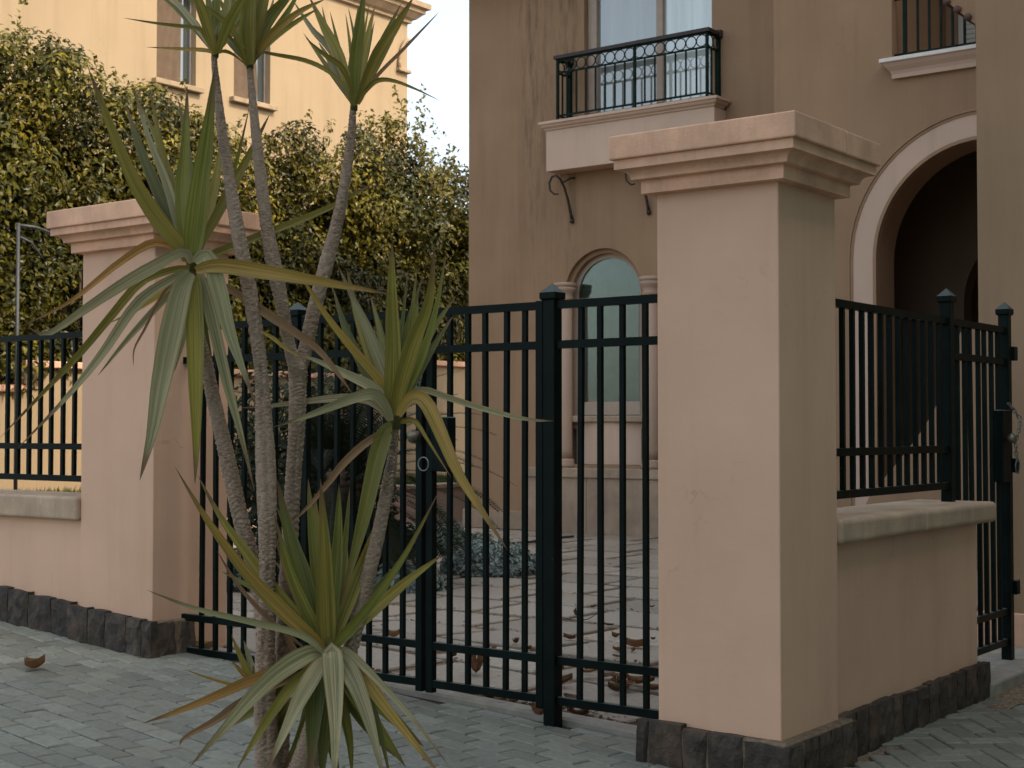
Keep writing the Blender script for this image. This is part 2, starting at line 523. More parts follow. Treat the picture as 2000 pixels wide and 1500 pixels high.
M['iron'] = iron('green_black_iron', (0.0035, 0.0075, 0.0062))
M['iron_rail'] = iron('balcony_iron', (0.004, 0.013, 0.009))
M['handrail'] = simple('handrail_wood', (0.022, 0.014, 0.010), 0.6, var=0.4, scale=20)
M['steel'] = simple('weathered_steel', (0.20, 0.20, 0.19), 0.5, 0.6, var=0.4, scale=60)
M['pole'] = simple('galvanised_pole', (0.055, 0.058, 0.058), 0.55, 0.3, var=0.2, scale=20)
M['frame'] = simple('window_frame', (0.34, 0.26, 0.20), 0.5, var=0.08, bmp=0.0)
M['frame_grey'] = simple('grey_window_frame', (0.16, 0.145, 0.13), 0.5, var=0.1, bmp=0.0)
M['glass'] = glassmat('window_glass', (0.055, 0.068, 0.066))
M['glass_pale'] = glassmat('pale_reflection_curtain_glass', (0.50, 0.56, 0.53))  # pale tint paints reflected sky, with curtain folds, into opaque glass
M['glass_mid'] = glassmat('grey_reflection_curtain_glass', (0.20, 0.215, 0.19))  # greyer tint for the pane painted with less reflected sky
M['glass_dim'] = glassmat('dim_glass', (0.075, 0.088, 0.078), 0.1, 1.35)
def clear_glass(name, tint, ior):
    m, t, N, L, B = nt(name)
    N.remove(B)
    tr = N.new('ShaderNodeBsdfTransparent'); tr.inputs[0].default_value = (*tint, 1)
    gl = N.new('ShaderNodeBsdfGlossy'); gl.inputs['Roughness'].default_value = 0.04; gl.inputs['Color'].default_value = (0.92, 1.0, 0.97, 1)
    fr = N.new('ShaderNodeFresnel'); fr.inputs[0].default_value = ior
    b = N.new('ShaderNodeBump'); b.inputs['Strength'].default_value = 0.06; b.inputs['Distance'].default_value = 0.02
    L.new(pos_noise(N, L, 1.8, detail=2), b.inputs['Height']); L.new(b.outputs[0], gl.inputs['Normal'])
    mx = N.new('ShaderNodeMixShader'); L.new(fr.outputs[0], mx.inputs[0]); L.new(tr.outputs[0], mx.inputs[1]); L.new(gl.outputs[0], mx.inputs[2])
    L.new(mx.outputs[0], N['Material Output'].inputs['Surface'])
    return m
M['glass_arch'] = clear_glass('arched_window_glass', (0.70, 0.74, 0.71), 1.6)
M['sheer_dim'] = simple('grey_curtain', (0.24, 0.26, 0.235), 0.9, var=0.2, scale=3, spec=0.1, bmp=0.0)
M['curtain'] = simple('curtain_cloth', (0.125, 0.088, 0.060), 0.9, var=0.12, scale=6, spec=0.1, bmp=0.0)
M['shutter'] = simple('white_shutter', (0.52, 0.50, 0.44), 0.6, var=0.05, bmp=0.0)
M['marble'] = simple('white_sill', (0.66, 0.61, 0.55), 0.5, var=0.08, bmp=0.0)
M['tile'] = simple('terracotta', (0.09, 0.045, 0.03), 0.8, var=0.3, scale=20)
M['paver'] = paver_mat('paver', (0.190, 0.190, 0.154))
M['slab'] = paver_mat('courtyard_slab', (0.31, 0.265, 0.212))
M['gravel'] = simple('gravel_bed', (0.19, 0.145, 0.10), 0.95, var=0.7, scale=55, bmp=1.0, bscale=70, spec=0.1)
M['joint'] = simple('joint_sand', (0.048, 0.041, 0.032), 0.95, var=0.5, scale=40, bmp=0.5, spec=0.1)
M['ground'] = simple('dusty_ground', (0.17, 0.14, 0.11), 0.95, var=0.3, scale=3, bmp=0.3, spec=0.1)
M['concrete'] = simple('concrete', (0.29, 0.26, 0.215), 0.9, var=0.22, scale=9, bmp=0.35, spec=0.2)
M['grassblade'] = foliage('grass_blades', 0.6, 0.3, 0.2)
M['hedge'] = foliage('hedge_leaves', 0.36, 0.10, 0.22)
M['hedgecore'] = simple('hedge_gap_shade', (0.012, 0.012, 0.006), 0.95, var=0.6, scale=14, bmp=0.6, spec=0.05)  # near-black tone that paints shade into the hedge gaps
M['bark'] = simple('brown_bark', (0.075, 0.052, 0.034), 0.9, var=0.5, scale=30, bmp=0.5)
M['cycad'] = foliage('cycad_leaf', 0.7, 0.06, 0.12)
M['silver'] = foliage('silver_leaf', 0.8, 0.15, 0.2)
M['leaf'] = leafmat('yucca_leaf')
M['trunk'] = trunkmat('yucca_bark')
M['dry'] = leafmat('dry_leaf', 0.7, 0.6)
M['brass'] = simple('old_knob', (0.16, 0.14, 0.10), 0.45, 0.7, var=0.4, scale=40)
M['hose'] = simple('black_hose', (0.012, 0.012, 0.012), 0.6)
M['block'] = plaster('shade_block_tint', (0.42, 0.60, 0.54), 0.4, 0.3, 0.1)  # blue-green tint set to bounce cool light onto the pillar sides

# ------------------------------------------------------------------ ground levels
PROF = [(-12, 0.63), (-5.7, 0.237), (-4.176, 0.142), (-0.69, 0.0), (0.0, -0.03), (8, -0.16)]
def walkz(x):
    if x <= PROF[0][0]: return PROF[0][1]
    if x >= PROF[-1][0]: return PROF[-1][1]
    for (a, za), (b, zb) in zip(PROF, PROF[1:]):
        if x <= b: return za + (zb - za) * (x - a) / (b - a)
def yardz(x, y):
    k = min(1.0, max(0.0, (y - 0.5) / 3.0)); k = k * k * (3 - 2 * k)
    zw = min(0.20, walkz(x))
    return zw * (1 - k)
def groundz(x, y):
    if x > 0.05 or y < 0.3: return walkz(x)
    return yardz(x, y)
xs = [-600, -120, -40, -25, -16, -12, -10, -8, -5.7, -4.8, -4.176, -3, -2, -0.69, 0.0, 0.06, 2, 4, 8, 15, 40, 120, 600]
ys = [-600, -120, -40, -15, -6, -3, -1, 0.0, 0.29, 0.31, 0.8, 1.4, 2, 2.6, 3.5, 5, 8, 12, 20, 40, 120, 600]
gv = [(x, y, groundz(x, y) - 0.075) for y in ys for x in xs]
nx = len(xs)
gf = [(j * nx + i, j * nx + i + 1, (j + 1) * nx + i + 1, (j + 1) * nx + i) for j in range(len(ys) - 1) for i in range(nx - 1)]
tag(mk('ground', gv, gf, M['ground']), kind='structure')

# ---- sidewalk: sand bed with herringbone pavers
def sheet(name, x0, x1, y0, y1, zf, mat, nxx=24, nyy=6):
    v = [(x0 + (x1 - x0) * i / nxx, y0 + (y1 - y0) * j / nyy, zf(x0 + (x1 - x0) * i / nxx, y0 + (y1 - y0) * j / nyy)) for j in range(nyy + 1) for i in range(nxx + 1)]
    f = [(j * (nxx + 1) + i, j * (nxx + 1) + i + 1, (j + 1) * (nxx + 1) + i + 1, (j + 1) * (nxx + 1) + i) for j in range(nyy) for i in range(nxx)]
    return mk(name, v, f, mat)
walk = tag(sheet('sidewalk', -13, 9, -6.5, 0.42, lambda x, y: walkz(x) - 0.013, M['joint'], 110, 4), kind='structure')
PW, PLn, PH = 0.116, 0.232, 0.06
def paver_mesh(name, mat, lx, ly, h, bev=0.006, crown=0.0):
    bm = bmesh.new()
    add_box(bm, (-lx / 2, -ly / 2, -h), (lx / 2, ly / 2, 0))
    top = [e for e in bm.edges if all(v.co.z > -1e-6 for v in e.verts)]
    bmesh.ops.bevel(bm, geom=top, offset=bev, segments=1, affect='EDGES')
    return bm_mesh(bm, name, mat)
pmesh = paver_mesh('paver', M['paver'], PLn - 0.006, PW - 0.006, PH, 0.006)
cells = []
def herring(x0, x1, y0, y1, ang, org, test):
    u = PW + 0.002
    c, s = math.cos(ang), math.sin(ang)
    rng = int(max(x1 - x0, y1 - y0) * 1.6 / u)
    for i in range(-rng, rng):
        for j in range(-rng, rng):
            k = (i - j) % 4
            if k == 0: lx, ly, r = i + 1.0, j + 0.5, 0.0
            elif k == 3: lx, ly, r = i + 0.5, j + 0.0 + 1.0, math.pi / 2
            else: continue
            px, py = lx * u, ly * u
            X, Y = org[0] + c * px - s * py, org[1] + s * px + c * py
            if x0 < X < x1 and y0 < Y < y1 and test(X, Y):
                cells.append((X, Y, ang + r))
def rows(x0, x1, y0, y1, ang, org):
    c, s = math.cos(ang), math.sin(ang)
    u = PW + 0.003; v = PLn + 0.003
    n = int((x1 - x0) * 1.4 / u)
    for j in range(-n, n):
        for i in range(-n, n):
            px, py = (i + (0.5 if j % 2 else 0.0)) * v, j * u
            X, Y = org[0] + c * px - s * py, org[1] + s * px + c * py
            if x0 < X < x1 and y0 < Y < y1:
                cells.append((X, Y, ang))
rows(-9.5, 3.5, -4.6, 0.285, R(-8), (-3, -2))
herring(0.02, 3.0, 0.30, 4.2, R(42), (1, 1.5), lambda x, y: True)
rk = []
for X, Y, a in cells:
    px, py, t = proj((X, Y, walkz(X)))
    vis = -40 < px < 2040 and py < 1545
    rk.append((0 if vis else 1, t, X, Y, a))
rk.sort()
bm = bmesh.new()
tmpl = [v.co.copy() for v in pmesh.vertices]; tf = [tuple(p.vertices) for p in pmesh.polygons]
for n, (vis, t, X, Y, a) in enumerate(rk):
    z = walkz(X); sl = (walkz(X + 0.1) - walkz(X - 0.1)) / 0.2
    mt = Matrix.Translation((X, Y, z + rnd.uniform(-0.0025, 0.0025))) @ Matrix.Rotation(-math.atan(sl) + rnd.gauss(0, 0.008), 4, 'Y') @ Matrix.Rotation(rnd.gauss(0, 0.008), 4, 'X') @ Matrix.Rotation(a + rnd.gauss(0, 0.012), 4, 'Z')
    if n < 300 and vis == 0:
        inst('paver', pmesh, mt, walk)
    else:
        vv = [bm.verts.new(mt @ q) for q in tmpl]
        for f in tf: bm.faces.new([vv[k] for k in f])
tag(bm_obj(bm, 'paver', M['paver'], walk), kind='stuff')

# ---- courtyard: gravel bed with concrete slabs
yard = tag(sheet('courtyard', -13.2, 0.2, 0.36, 12.2, lambda x, y: yardz(x, y) - 0.022, M['gravel'], 30, 40), kind='structure')
smesh = [paver_mesh('slab', M['slab'], 0.80 - d, 0.70 - d, 0.05, 0.009) for d in (0.0, 0.012)]
for j in range(20):
    yy = 0.92 + j * 0.80
    for i in range(18):
        xx = -0.62 - i * 0.90 - (0.3 if j % 2 else 0.0)
        if xx < -12.6: continue
        if yy > 11.5: continue
        px, py, t = proj((xx, yy, yardz(xx, yy)))
        if not (300 < px < 2050): continue
        sx = (yardz(xx + 0.1, yy) - yardz(xx - 0.1, yy)) / 0.2; sy = (yardz(xx, yy + 0.1) - yardz(xx, yy - 0.1)) / 0.2
        mt = Matrix.Translation((xx + rnd.gauss(0, 0.008), yy + rnd.gauss(0, 0.008), yardz(xx, yy) + rnd.uniform(-0.004, 0.006))) @ Matrix.Rotation(-math.atan(sx), 4, 'Y') @ Matrix.Rotation(math.atan(sy), 4, 'X') @ Matrix.Rotation(rnd.gauss(0, 0.012), 4, 'Z')
        inst('slab', rnd.choice(smesh), mt, yard)
# gravel grains and crumbs in the joints
bm = bmesh.new()
for k in range(5200):
    y = 0.45 + (rnd.random() ** 1.3) * 8.5
    j = round((y - 0.92) / 0.80 - 0.5)
    if rnd.random() < 0.72: y = 0.92 + (j + 0.5) * 0.80 + rnd.gauss(0, 0.035)
    x = rnd.uniform(-9.5, -0.2)
    r = rnd.uniform(0.006, 0.016)
    z = yardz(x, y) - 0.018 + (0.0 if rnd.random() < 0.9 else 0.02)
    vv = [bm.verts.new((x + r * rnd.uniform(.6, 1.3) * math.cos(q), y + r * rnd.uniform(.6, 1.3) * math.sin(q), z)) for q in (0.2, 2.2, 4.4)]
    tp = bm.verts.new((x, y, z + r * rnd.uniform(0.5, 1.1)))
    for a in range(3): bm.faces.new((vv[a], vv[(a + 1) % 3], tp))
tag(bm_obj(bm, 'gravel', M['gravel']), 'loose gravel and crumbs in the courtyard joints', 'gravel', kind='stuff')
# threshold kerb in front of the gate
box('threshold', (-4.10, 0.30, -0.05), (-0.63, 0.42, 0.02), M['concrete'], None, 0.012)
th = bpy.data.objects['threshold']
th.data.transform(Matrix.Shear('XY', 4, (0, 0)))
for v in th.data.vertices: v.co.z += max(0.0, walkz(v.co.x)) * 0.93 + 0.012
tag(th, kind='structure')


# ------------------------------------------------------------------ pillars, low walls, plinth stones
def stone_mesh(wd, ht, dp, seed, n=6, m=5):
    """rock-faced block: x along the wall, front at y = 0 bulging to -y, z up from 0"""
    bm = bmesh.new()
    g = []
    for j in range(m + 1):
        row = []
        for i in range(n + 1):
            u, v = i / n, j / m
            x, z = (u - 0.5) * wd, v * ht
            edge = min(u, 1 - u, v, 1 - v)
            p = Vector((x * 7 + seed * 3.1, seed * 1.7, z * 7))
            b = -0.007 * min(1, edge * 9) - 0.013 * (noise.noise(p * 1.7) + 0.2) * min(1, edge * 8) - 0.009 * noise.noise(p * 4.5)
            jx = 0.010 * noise.noise(p * 1.1 + Vector((9, 0, 0))) if edge < 1e-6 else 0
            jz = 0.012 * noise.noise(p * 1.1 + Vector((0, 9, 0))) if edge < 1e-6 else 0
            row.append(bm.verts.new((x + jx, b, z + jz)))
        g.append(row)
    for j in range(m):
        for i in range(n):
            bm.faces.new((g[j][i], g[j][i + 1], g[j + 1][i + 1], g[j + 1][i]))
    loop = [g[0][i] for i in range(n + 1)] + [g[j][n] for j in range(1, m + 1)] + [g[m][i] for i in range(n - 1, -1, -1)] + [g[j][0] for j in range(m - 1, 0, -1)]
    back = [bm.verts.new((v.co.x, dp, v.co.z)) for v in loop]
    for k in range(len(loop)):
        q = (k + 1) % len(loop)
        bm.faces.new((loop[q], loop[k], back[k], back[q]))
    return bm_mesh(bm, 'stone', M['rock'])
def stone_row(parent, p0, p1, nrm, widths, ht, zf, dp=0.05, sink=0.05):
    """blocks from p0 to p1 (plan), facing nrm"""
    p0, p1 = Vector((p0[0], p0[1], 0)), Vector((p1[0], p1[1], 0))
    L_ = (p1 - p0).length; d = (p1 - p0) / L_
    s = 0.0; k = 0
    ang = math.atan2(nrm[1], nrm[0]) + math.pi / 2      # mesh front is -y
    while s < L_ - 0.04:
        wd = widths[k % len(widths)] * rnd.uniform(0.88, 1.12)
        if L_ - (s + wd) < 0.08: wd = L_ - s
        c = p0 + d * (s + wd / 2)
        z0, z1 = zf(c.x), 0
        h = ht * rnd.uniform(0.97, 1.02)
        me = stone_mesh(wd - 0.012, h + sink, dp, rnd.uniform(0, 90))
        sl = 0.0
        inst('stone', me, Matrix.Translation((c.x, c.y, z0 - sink)) @ Matrix.Rotation(ang, 4, 'Z'), parent)
        s += wd; k += 1
def loft_square(name, x0, x1, y0, y1, prof, mat, parent, jig=0.0):
    """prof: list of (overhang, z) from the bottom up; closed top and bottom"""
    bm = bmesh.new(); rings = []
    for o, z in prof:
        rings.append([bm.verts.new(p) for p in ((x0 - o, y0 - o, z), (x1 + o, y0 - o, z), (x1 + o, y1 + o, z), (x0 - o, y1 + o, z))])
    for a, b in zip(rings, rings[1:]):
        for k in range(4): bm.faces.new((a[k], a[(k + 1) % 4], b[(k + 1) % 4], b[k]))
    bm.faces.new(rings[0][::-1]); bm.faces.new(rings[-1])
    return bm_obj(bm, name, mat, parent)
def pillar(label, x0, x1, y0, y1, zb, zt, sides):
    t = thing('gate_pillar', label, 'pillar', ((x0 + x1) / 2, (y0 + y1) / 2, zb), 'pillars either side of the gate')
    box('shaft', (x0, y0, zb), (x1, y1, zt + 0.01), M['plaster'], t, 0.006, 2)
    mould = [(0.0, zt - 0.004), (0.052, zt), (0.052, zt + 0.059), (0.084, zt + 0.062)]
    for i in range(7):
        a = i / 6 * math.pi / 2
        mould.append((0.086 + 0.044 * (1 - math.cos(a)), zt + 0.064 + 0.040 * math.sin(a)))
    mould += [(0.142, zt + 0.107), (0.142, zt + 0.150)]
    loft_square('moulding', x0, x1, y0, y1, mould, M['caststone'], t)
    ys_ = y0 + (y1 - y0) * 0.62
    o = 0.161
    box('cap_slab', (x0 - o, y0 - o, zt + 0.1505), (x1 + o, ys_ - 0.004, zt + 0.260), M['caststone'], t, 0.007, 2)
    box('cap_slab', (x0 - o + 0.002, ys_ + 0.004, zt + 0.1505), (x1 + o - 0.002, y1 + o, zt + 0.258), M['caststone'], t, 0.007, 2)
    return t
pr = pillar('tall pink plaster gate pillar standing nearest the camera', -0.612, 0.0, 0.0, 0.583, -0.1, 2.576, None)
prw = [0.085, 0.19, 0.12, 0.20, 0.17]
box('mortar', (-0.68, -0.052, -0.12), (0.052, 0.64, 0.165), M['mortar'], pr, 0.01)
zr = lambda x: walkz(x)
stone_row(pr, (-0.70, -0.058), (0.075, -0.058), (0, -1), [0.07, 0.20, 0.13, 0.20, 0.19], 0.185, zr)
stone_row(pr, (0.058, -0.06), (0.058, 0.66), (1, 0), [0.15, 0.14, 0.11, 0.13], 0.185, zr)
plf = pillar('pink plaster gate pillar behind the yucca, left of the gate', -4.845, -4.145, 0.0, 0.59, 0.05, 2.612, None)
box('mortar', (-4.89, -0.05, 0.0), (-4.105, 0.30, 0.345), M['mortar'], plf, 0.01)
stone_row(plf, (-4.90, -0.056), (-4.085, -0.056), (0, -1), [0.20, 0.17, 0.18, 0.16], 0.215, zr)
stone_row(plf, (-4.108, -0.06), (-4.108, 0.31), (1, 0), [0.22, 0.14], 0.20, zr)

lw = thing('low_wall', 'low pink plaster wall with stone coping at the left edge', 'wall', (-7, 0.2, 0.3), 'low garden walls')
box('wall_face', (-9.2, 0.03, 0.1), (-4.86, 0.36, 0.925), M['plaster'], lw, 0.004)
for a, b in ((-9.3, -7.35), (-7.345, -5.95), (-5.945, -4.846)):
    box('coping', (a, -0.03, 0.925), (b, 0.42, 1.072), M['coping'], lw, 0.018, 3)
mo = box('mortar', (-9.2, -0.012, 0.1), (-4.90, 0.1, 0.40), M['mortar'], lw)
for v in mo.data.vertices:
    if v.co.z > 0.3: v.co.z = walkz(v.co.x) + 0.205
stone_row(lw, (-9.2, -0.02), (-4.90, -0.02), (0, -1), [0.17, 0.26, 0.21, 0.24, 0.19], 0.22, zr)

rw = thing('low_wall', 'low pink plaster wall with thick stone coping, right of the near pillar', 'wall', (-0.2, 1.6, 0), 'low garden walls')
box('wall_face', (-0.40, 0.585, -0.1), (-0.05, 2.57, 0.966), M['plaster'], rw, 0.006, 2)
for a, b in ((0.5845, 1.62), (1.625, 2.715)):
    bm = bmesh.new(); add_box(bm, (-0.47, a, 0.966), (0.022, b, 1.082), 0.026, 4)
    for v in bm.verts:
        v.co.z += 0.004 * noise.noise(v.co * 9); v.co.x += 0.003 * noise.noise(v.co * 13)
    bm_obj(bm, 'coping', M['coping'], rw)
box('mortar', (-0.3, 0.60, -0.1), (-0.015, 2.60, 0.158), M['mortar'], rw)
stone_row(rw, (-0.004, 0.64), (-0.004, 2.65), (1, 0), [0.16, 0.15, 0.13, 0.17, 0.145, 0.19], 0.200, lambda x: -0.035, 0.04)
stone_row(rw, (-0.02, 2.655), (-0.32, 2.655), (0, 1), [0.16], 0.200, lambda x: -0.035, 0.04)

# ------------------------------------------------------------------ iron fence, gates
PKW = 0.0245
def picket_mesh(h, wd=PKW):
    bm = bmesh.new(); add_box(bm, (-wd / 2, -wd / 2, 0), (wd / 2, wd / 2, h))
    return bm_mesh(bm, 'picket', M['iron'])
def pickets(parent, pts, z0, z1, wd=PKW):
    me = picket_mesh(z1 - z0, wd)
    for x, y in pts:
        inst('picket', me, Matrix.Translation((x + rnd.gauss(0, 0.0012), y, z0)) @ Matrix.Rotation(rnd.gauss(0, 0.0016), 4, 'Y') @ Matrix.Rotation(rnd.gauss(0, 0.0016), 4, 'X') @ Matrix.Rotation(rnd.gauss(0, 0.03), 4, 'Z'), parent)
def rail(parent, a, b, z, h=0.040, wd=0.034):
    """z is the top of the rail"""
    bar('rail', (a[0], a[1], z - h / 2), (b[0], b[1], z - h / 2), wd, h, M['iron'], parent)
def post(label, x, y, z0, z1, wd=0.086):
    t = thing('fence_post', label, 'fence post', (x, y, z0), 'iron fence posts with pyramid caps')
    box('shaft', (x - wd / 2, y - wd / 2, z0), (x + wd / 2, y + wd / 2, z1), M['iron'], t, 0.003)
    bm = bmesh.new()
    c = wd / 2 + 0.012
    pr_ = [(wd / 2 + 0.002, z1 - 0.006), (c, z1 + 0.004), (c, z1 + 0.034), (c - 0.004, z1 + 0.038)]
    rings = [[bm.verts.new((x + o * i, y + o * j, z)) for i, j in ((-1, -1), (1, -1), (1, 1), (-1, 1))] for o, z in pr_]
    for a, b in zip(rings, rings[1:]):
        for k in range(4): bm.faces.new((a[k], a[(k + 1) % 4], b[(k + 1) % 4], b[k]))
    ap = bm.verts.new((x, y, z1 + 0.082))
    for k in range(4): bm.faces.new((rings[-1][k], rings[-1][(k + 1) % 4], ap))
    bm.faces.new(rings[0][::-1])
    bm_obj(bm, 'cap', M['iron'], t)
    return t
GY = 0.24
ZR = (2.142, 1.942, 0.372, 0.172)
def span(x0, x1, n):
    return [x0 + (x1 - x0) * (k + 1) / (n + 1) for k in range(n)]
def fence_x(t, x0, x1, xs_, z0=0.135, rails=ZR):
    for z in rails: rail(t, (x0, GY), (x1, GY), z)
    pickets(t, [(x, GY) for x in xs_], z0, rails[0] - 0.02)
post('iron gate post with pyramid cap between gate and near pillar', -1.37, GY, -0.02, 2.150, 0.070)
post('iron gate post with pyramid cap behind the forked yucca trunk', -3.17, GY, 0.06, 2.150, 0.070)
t = thing('iron_fence', 'fixed dark green iron panel between gate post and near pillar', 'fence', (-0.97, GY, 0))
fence_x(t, -1.336, -0.613, [-1.208, -1.084, -0.956, -0.823, -0.700])
t = thing('iron_fence', 'fixed dark green iron panel between left pillar and yucca trunks', 'fence', (-3.7, GY, 0.1))
fence_x(t, -4.144, -3.206, [-3.98, -3.855, -3.73, -3.605, -3.48, -3.355])
def leaf_gate(label, x0, x1, stile_first, xs_):
    t = thing('gate_leaf', label, 'gate', ((x0 + x1) / 2, GY, 0.1), 'double gate leaves')
    for z in ZR: rail(t, (x0 + 0.03, GY), (x1 - 0.03, GY), z)
    for x in (x0 + 0.03, x1 - 0.03):
        box('stile', (x - 0.023, GY - 0.020, 0.105), (x + 0.023, GY + 0.020, 2.148), M['iron'], t, 0.003)
    pickets(t, [(x, GY) for x in xs_], 0.15, 2.12)
    return t
gR = leaf_gate('right leaf of the double iron gate, lock box on its meeting stile', -2.192, -1.410, True, [-2.034, -1.910, -1.788, -1.665, -1.544])
gL = leaf_gate('left leaf of the double iron gate, behind the yucca', -3.130, -2.205, False, [-2.98, -2.856, -2.732, -2.608, -2.484, -2.36])
# lock box, knob and ring of the gate
lk = box('lock_box', (-2.135, GY - 0.040, 1.275), (-2.015, GY + 0.03, 1.565), M['iron'], gR, 0.006)
bm = bmesh.new(); bmesh.ops.create_uvsphere(bm, u_segments=14, v_segments=9, radius=0.036, matrix=Matrix.Translation((-2.225, GY - 0.07, 1.46)))
for v in bm.verts:
    q = v.co - Vector((-2.225, GY - 0.07, 1.46)); v.co += q * 0.10 * math.sin(9 * math.atan2(q.z, q.x))
bm_obj(bm, 'knob', M['brass'], gL, True)
def ring_pts(c, r, ax='Y', n=20, a0=0):
    return [Vector(c) + (Vector((math.cos(2 * math.pi * k / n), 0, math.sin(2 * math.pi * k / n))) if ax == 'Y' else Vector((0, math.cos(2 * math.pi * k / n), math.sin(2 * math.pi * k / n)))) * r for k in range(n)]
tube('pull_ring', ring_pts((-2.165, GY - 0.062, 1.315), 0.036), 0.0035, M['steel'], gR, 6, True)
def chain(label, pts, link_l=0.034, mat=None, group=None):
    """a run of small interlocked links along pts"""
    bm = bmesh.new()
    P = [Vector(p) for p in pts]
    seg = [(a, b, (b - a).length) for a, b in zip(P, P[1:])]
    tot = sum(s[2] for s in seg)
    n = max(2, int(tot / (link_l * 0.72)))
    for k in range(n):
        s = (k + 0.5) / n * tot
        for a, b, l in seg:
            if s <= l or (a, b, l) == seg[-1]: break
            s -= l
        d = (b - a).normalized(); c = a + d * min(s, l)
        ref = Vector((0, 1, 0)) if abs(d.y) < 0.8 else Vector((1, 0, 0))
        u = d.cross(ref).normalized(); v = d.cross(u)
        wv = u if k % 2 else v
        ring = [c + d * (math.cos(q) * link_l * 0.5) + wv * (math.sin(q) * link_l * 0.30) for q in [2 * math.pi * i / 10 for i in range(10)]]
        add_tube(bm, ring, 0.0036, 5, True)
    o = bm_obj(bm, 'chain', mat or M['steel'])
    return tag(o, label, 'chain', group)
chain('rusty steel chain looped over the middle rail of the double gate', [(-2.145, GY - 0.035, 1.955), (-2.165, GY - 0.05, 1.93), (-2.185, GY - 0.045, 1.86), (-2.21, GY - 0.04, 1.76), (-2.245, GY - 0.04, 1.69), (-2.26, GY - 0.03, 1.66), (-2.29, GY - 0.03, 1.665), (-2.28, GY + 0.03, 1.75), (-2.17, GY + 0.04, 1.94)])

# left fence on the low wall
t = thing('iron_fence', 'dark green iron fence panel on the low wall at the left edge', 'fence', (-7, 0.22, 1.07))
FY = 0.22
for z in (2.14, 1.405, 1.195): rail(t, (-9.2, FY), (-4.846, FY), z)
pickets(t, [(-4.965 - k * 0.1245, FY) for k in range(30)], 1.155, 2.12)
# right fence on the low wall, and the pedestrian gate
FX = -0.20
t = thing('iron_fence', 'dark green iron fence panel on the low wall right of the near pillar', 'fence', (FX, 1.5, 1.08))
for z in (2.145, 1.405, 1.195): rail(t, (FX, 0.584), (FX, 2.502), z)
pickets(t, [(FX, 1.09 + k * 0.1195) for k in range(-4, 12)], 1.155, 2.12)
post('iron fence post with pyramid cap at the end of the right low wall', FX, 2.535, 0.0, 2.235, 0.064)
t = thing('gate_leaf', 'narrow pedestrian iron gate hung beside the right low wall', 'gate', (FX, 3.0, 0.1))
for z in (2.145, 1.945, 0.375, 0.185): rail(t, (FX, 2.572), (FX, 3.505), z)
pickets(t, [(FX, 2.70 + k * 0.118) for k in range(7)], 0.15, 2.12)
plk = box('lock_box', (FX - 0.03, 3.34, 1.17), (FX + 0.05, 3.49, 1.62), M['iron'], t, 0.006)
for dx in (0.085, ):
    bm = bmesh.new()
    bmesh.ops.create_uvsphere(bm, u_segments=12, v_segments=9, radius=0.032, matrix=Matrix.Translation((FX + dx, 3.40, 1.44)))
    for v in bm.verts: v.co.z += 0.004 * math.sin(v.co.z * 300)
    bm_obj(bm, 'knob', M['brass'], t, True)
p2 = post('iron fence post with pyramid cap at the far right edge', FX, 3.545, 0.02, 2.225, 0.064)
for z in (1.98, 1.27, 0.50):
    box('hinge', (FX + 0.02, 3.578, z - 0.045), (FX + 0.05, 3.645, z + 0.045), M['iron'], p2, 0.004)
tube('pull_ring', ring_pts((FX + 0.10, 3.46, 1.265), 0.042, 'X'), 0.004, M['steel'], t, 6, True)
chain('thin steel chain hanging from the lock of the pedestrian gate', [(FX + 0.06, 3.42, 1.66), (FX + 0.07, 3.49, 1.62), (FX + 0.10, 3.53, 1.56), (FX + 0.10, 3.50, 1.50), (FX + 0.09, 3.46, 1.42), (FX + 0.095, 3.46, 1.31)])

# ------------------------------------------------------------------ the villa
HY, BY, RY = 12.0, 11.9, 11.4      # left facade, base course, right facade
house = thing('villa', 'large beige villa with balcony, arched window and arched porch', 'house', (-7, 12, 0))
xl = -11.33
uw = [onY(1141, 100, HY).x, onY(1391, 100, HY).x]      # upper window
ZT = 8.7
acx, azs, ar = -8.84, 3.46, 0.675
win_u = [(uw[0], 6.08), (uw[1], 6.08), (uw[1], 8.7), (uw[0], 8.7)]
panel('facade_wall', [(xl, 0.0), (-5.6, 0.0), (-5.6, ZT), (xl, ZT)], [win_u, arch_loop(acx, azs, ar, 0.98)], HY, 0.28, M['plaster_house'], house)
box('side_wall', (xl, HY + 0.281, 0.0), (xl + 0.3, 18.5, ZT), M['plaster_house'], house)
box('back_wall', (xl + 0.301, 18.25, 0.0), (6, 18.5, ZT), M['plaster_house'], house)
box('roof_slab', (xl - 0.2, 11.3, ZT + 0.002), (6.3, 18.7, ZT + 0.25), M['caststone'], house)
# left base skirting and the deeper window base
box('skirting', (xl - 0.10, HY - 0.035, -0.02), (-10.16, HY + 0.1, 0.26), M['basestone'], house, 0.01)
for a, b in ((-10.15, -9.05), (-9.046, -7.72), (-7.716, -5.72)):
    box('base_course', (a, BY - 0.02, -0.02), (b, HY + 0.02, 0.79), M['basestone'], house, 0.006)
box('base_ledge', (-10.17, BY - 0.05, 0.7905), (-5.70, HY + 0.02, 0.93), M['basestone'], house, 0.012, 2)
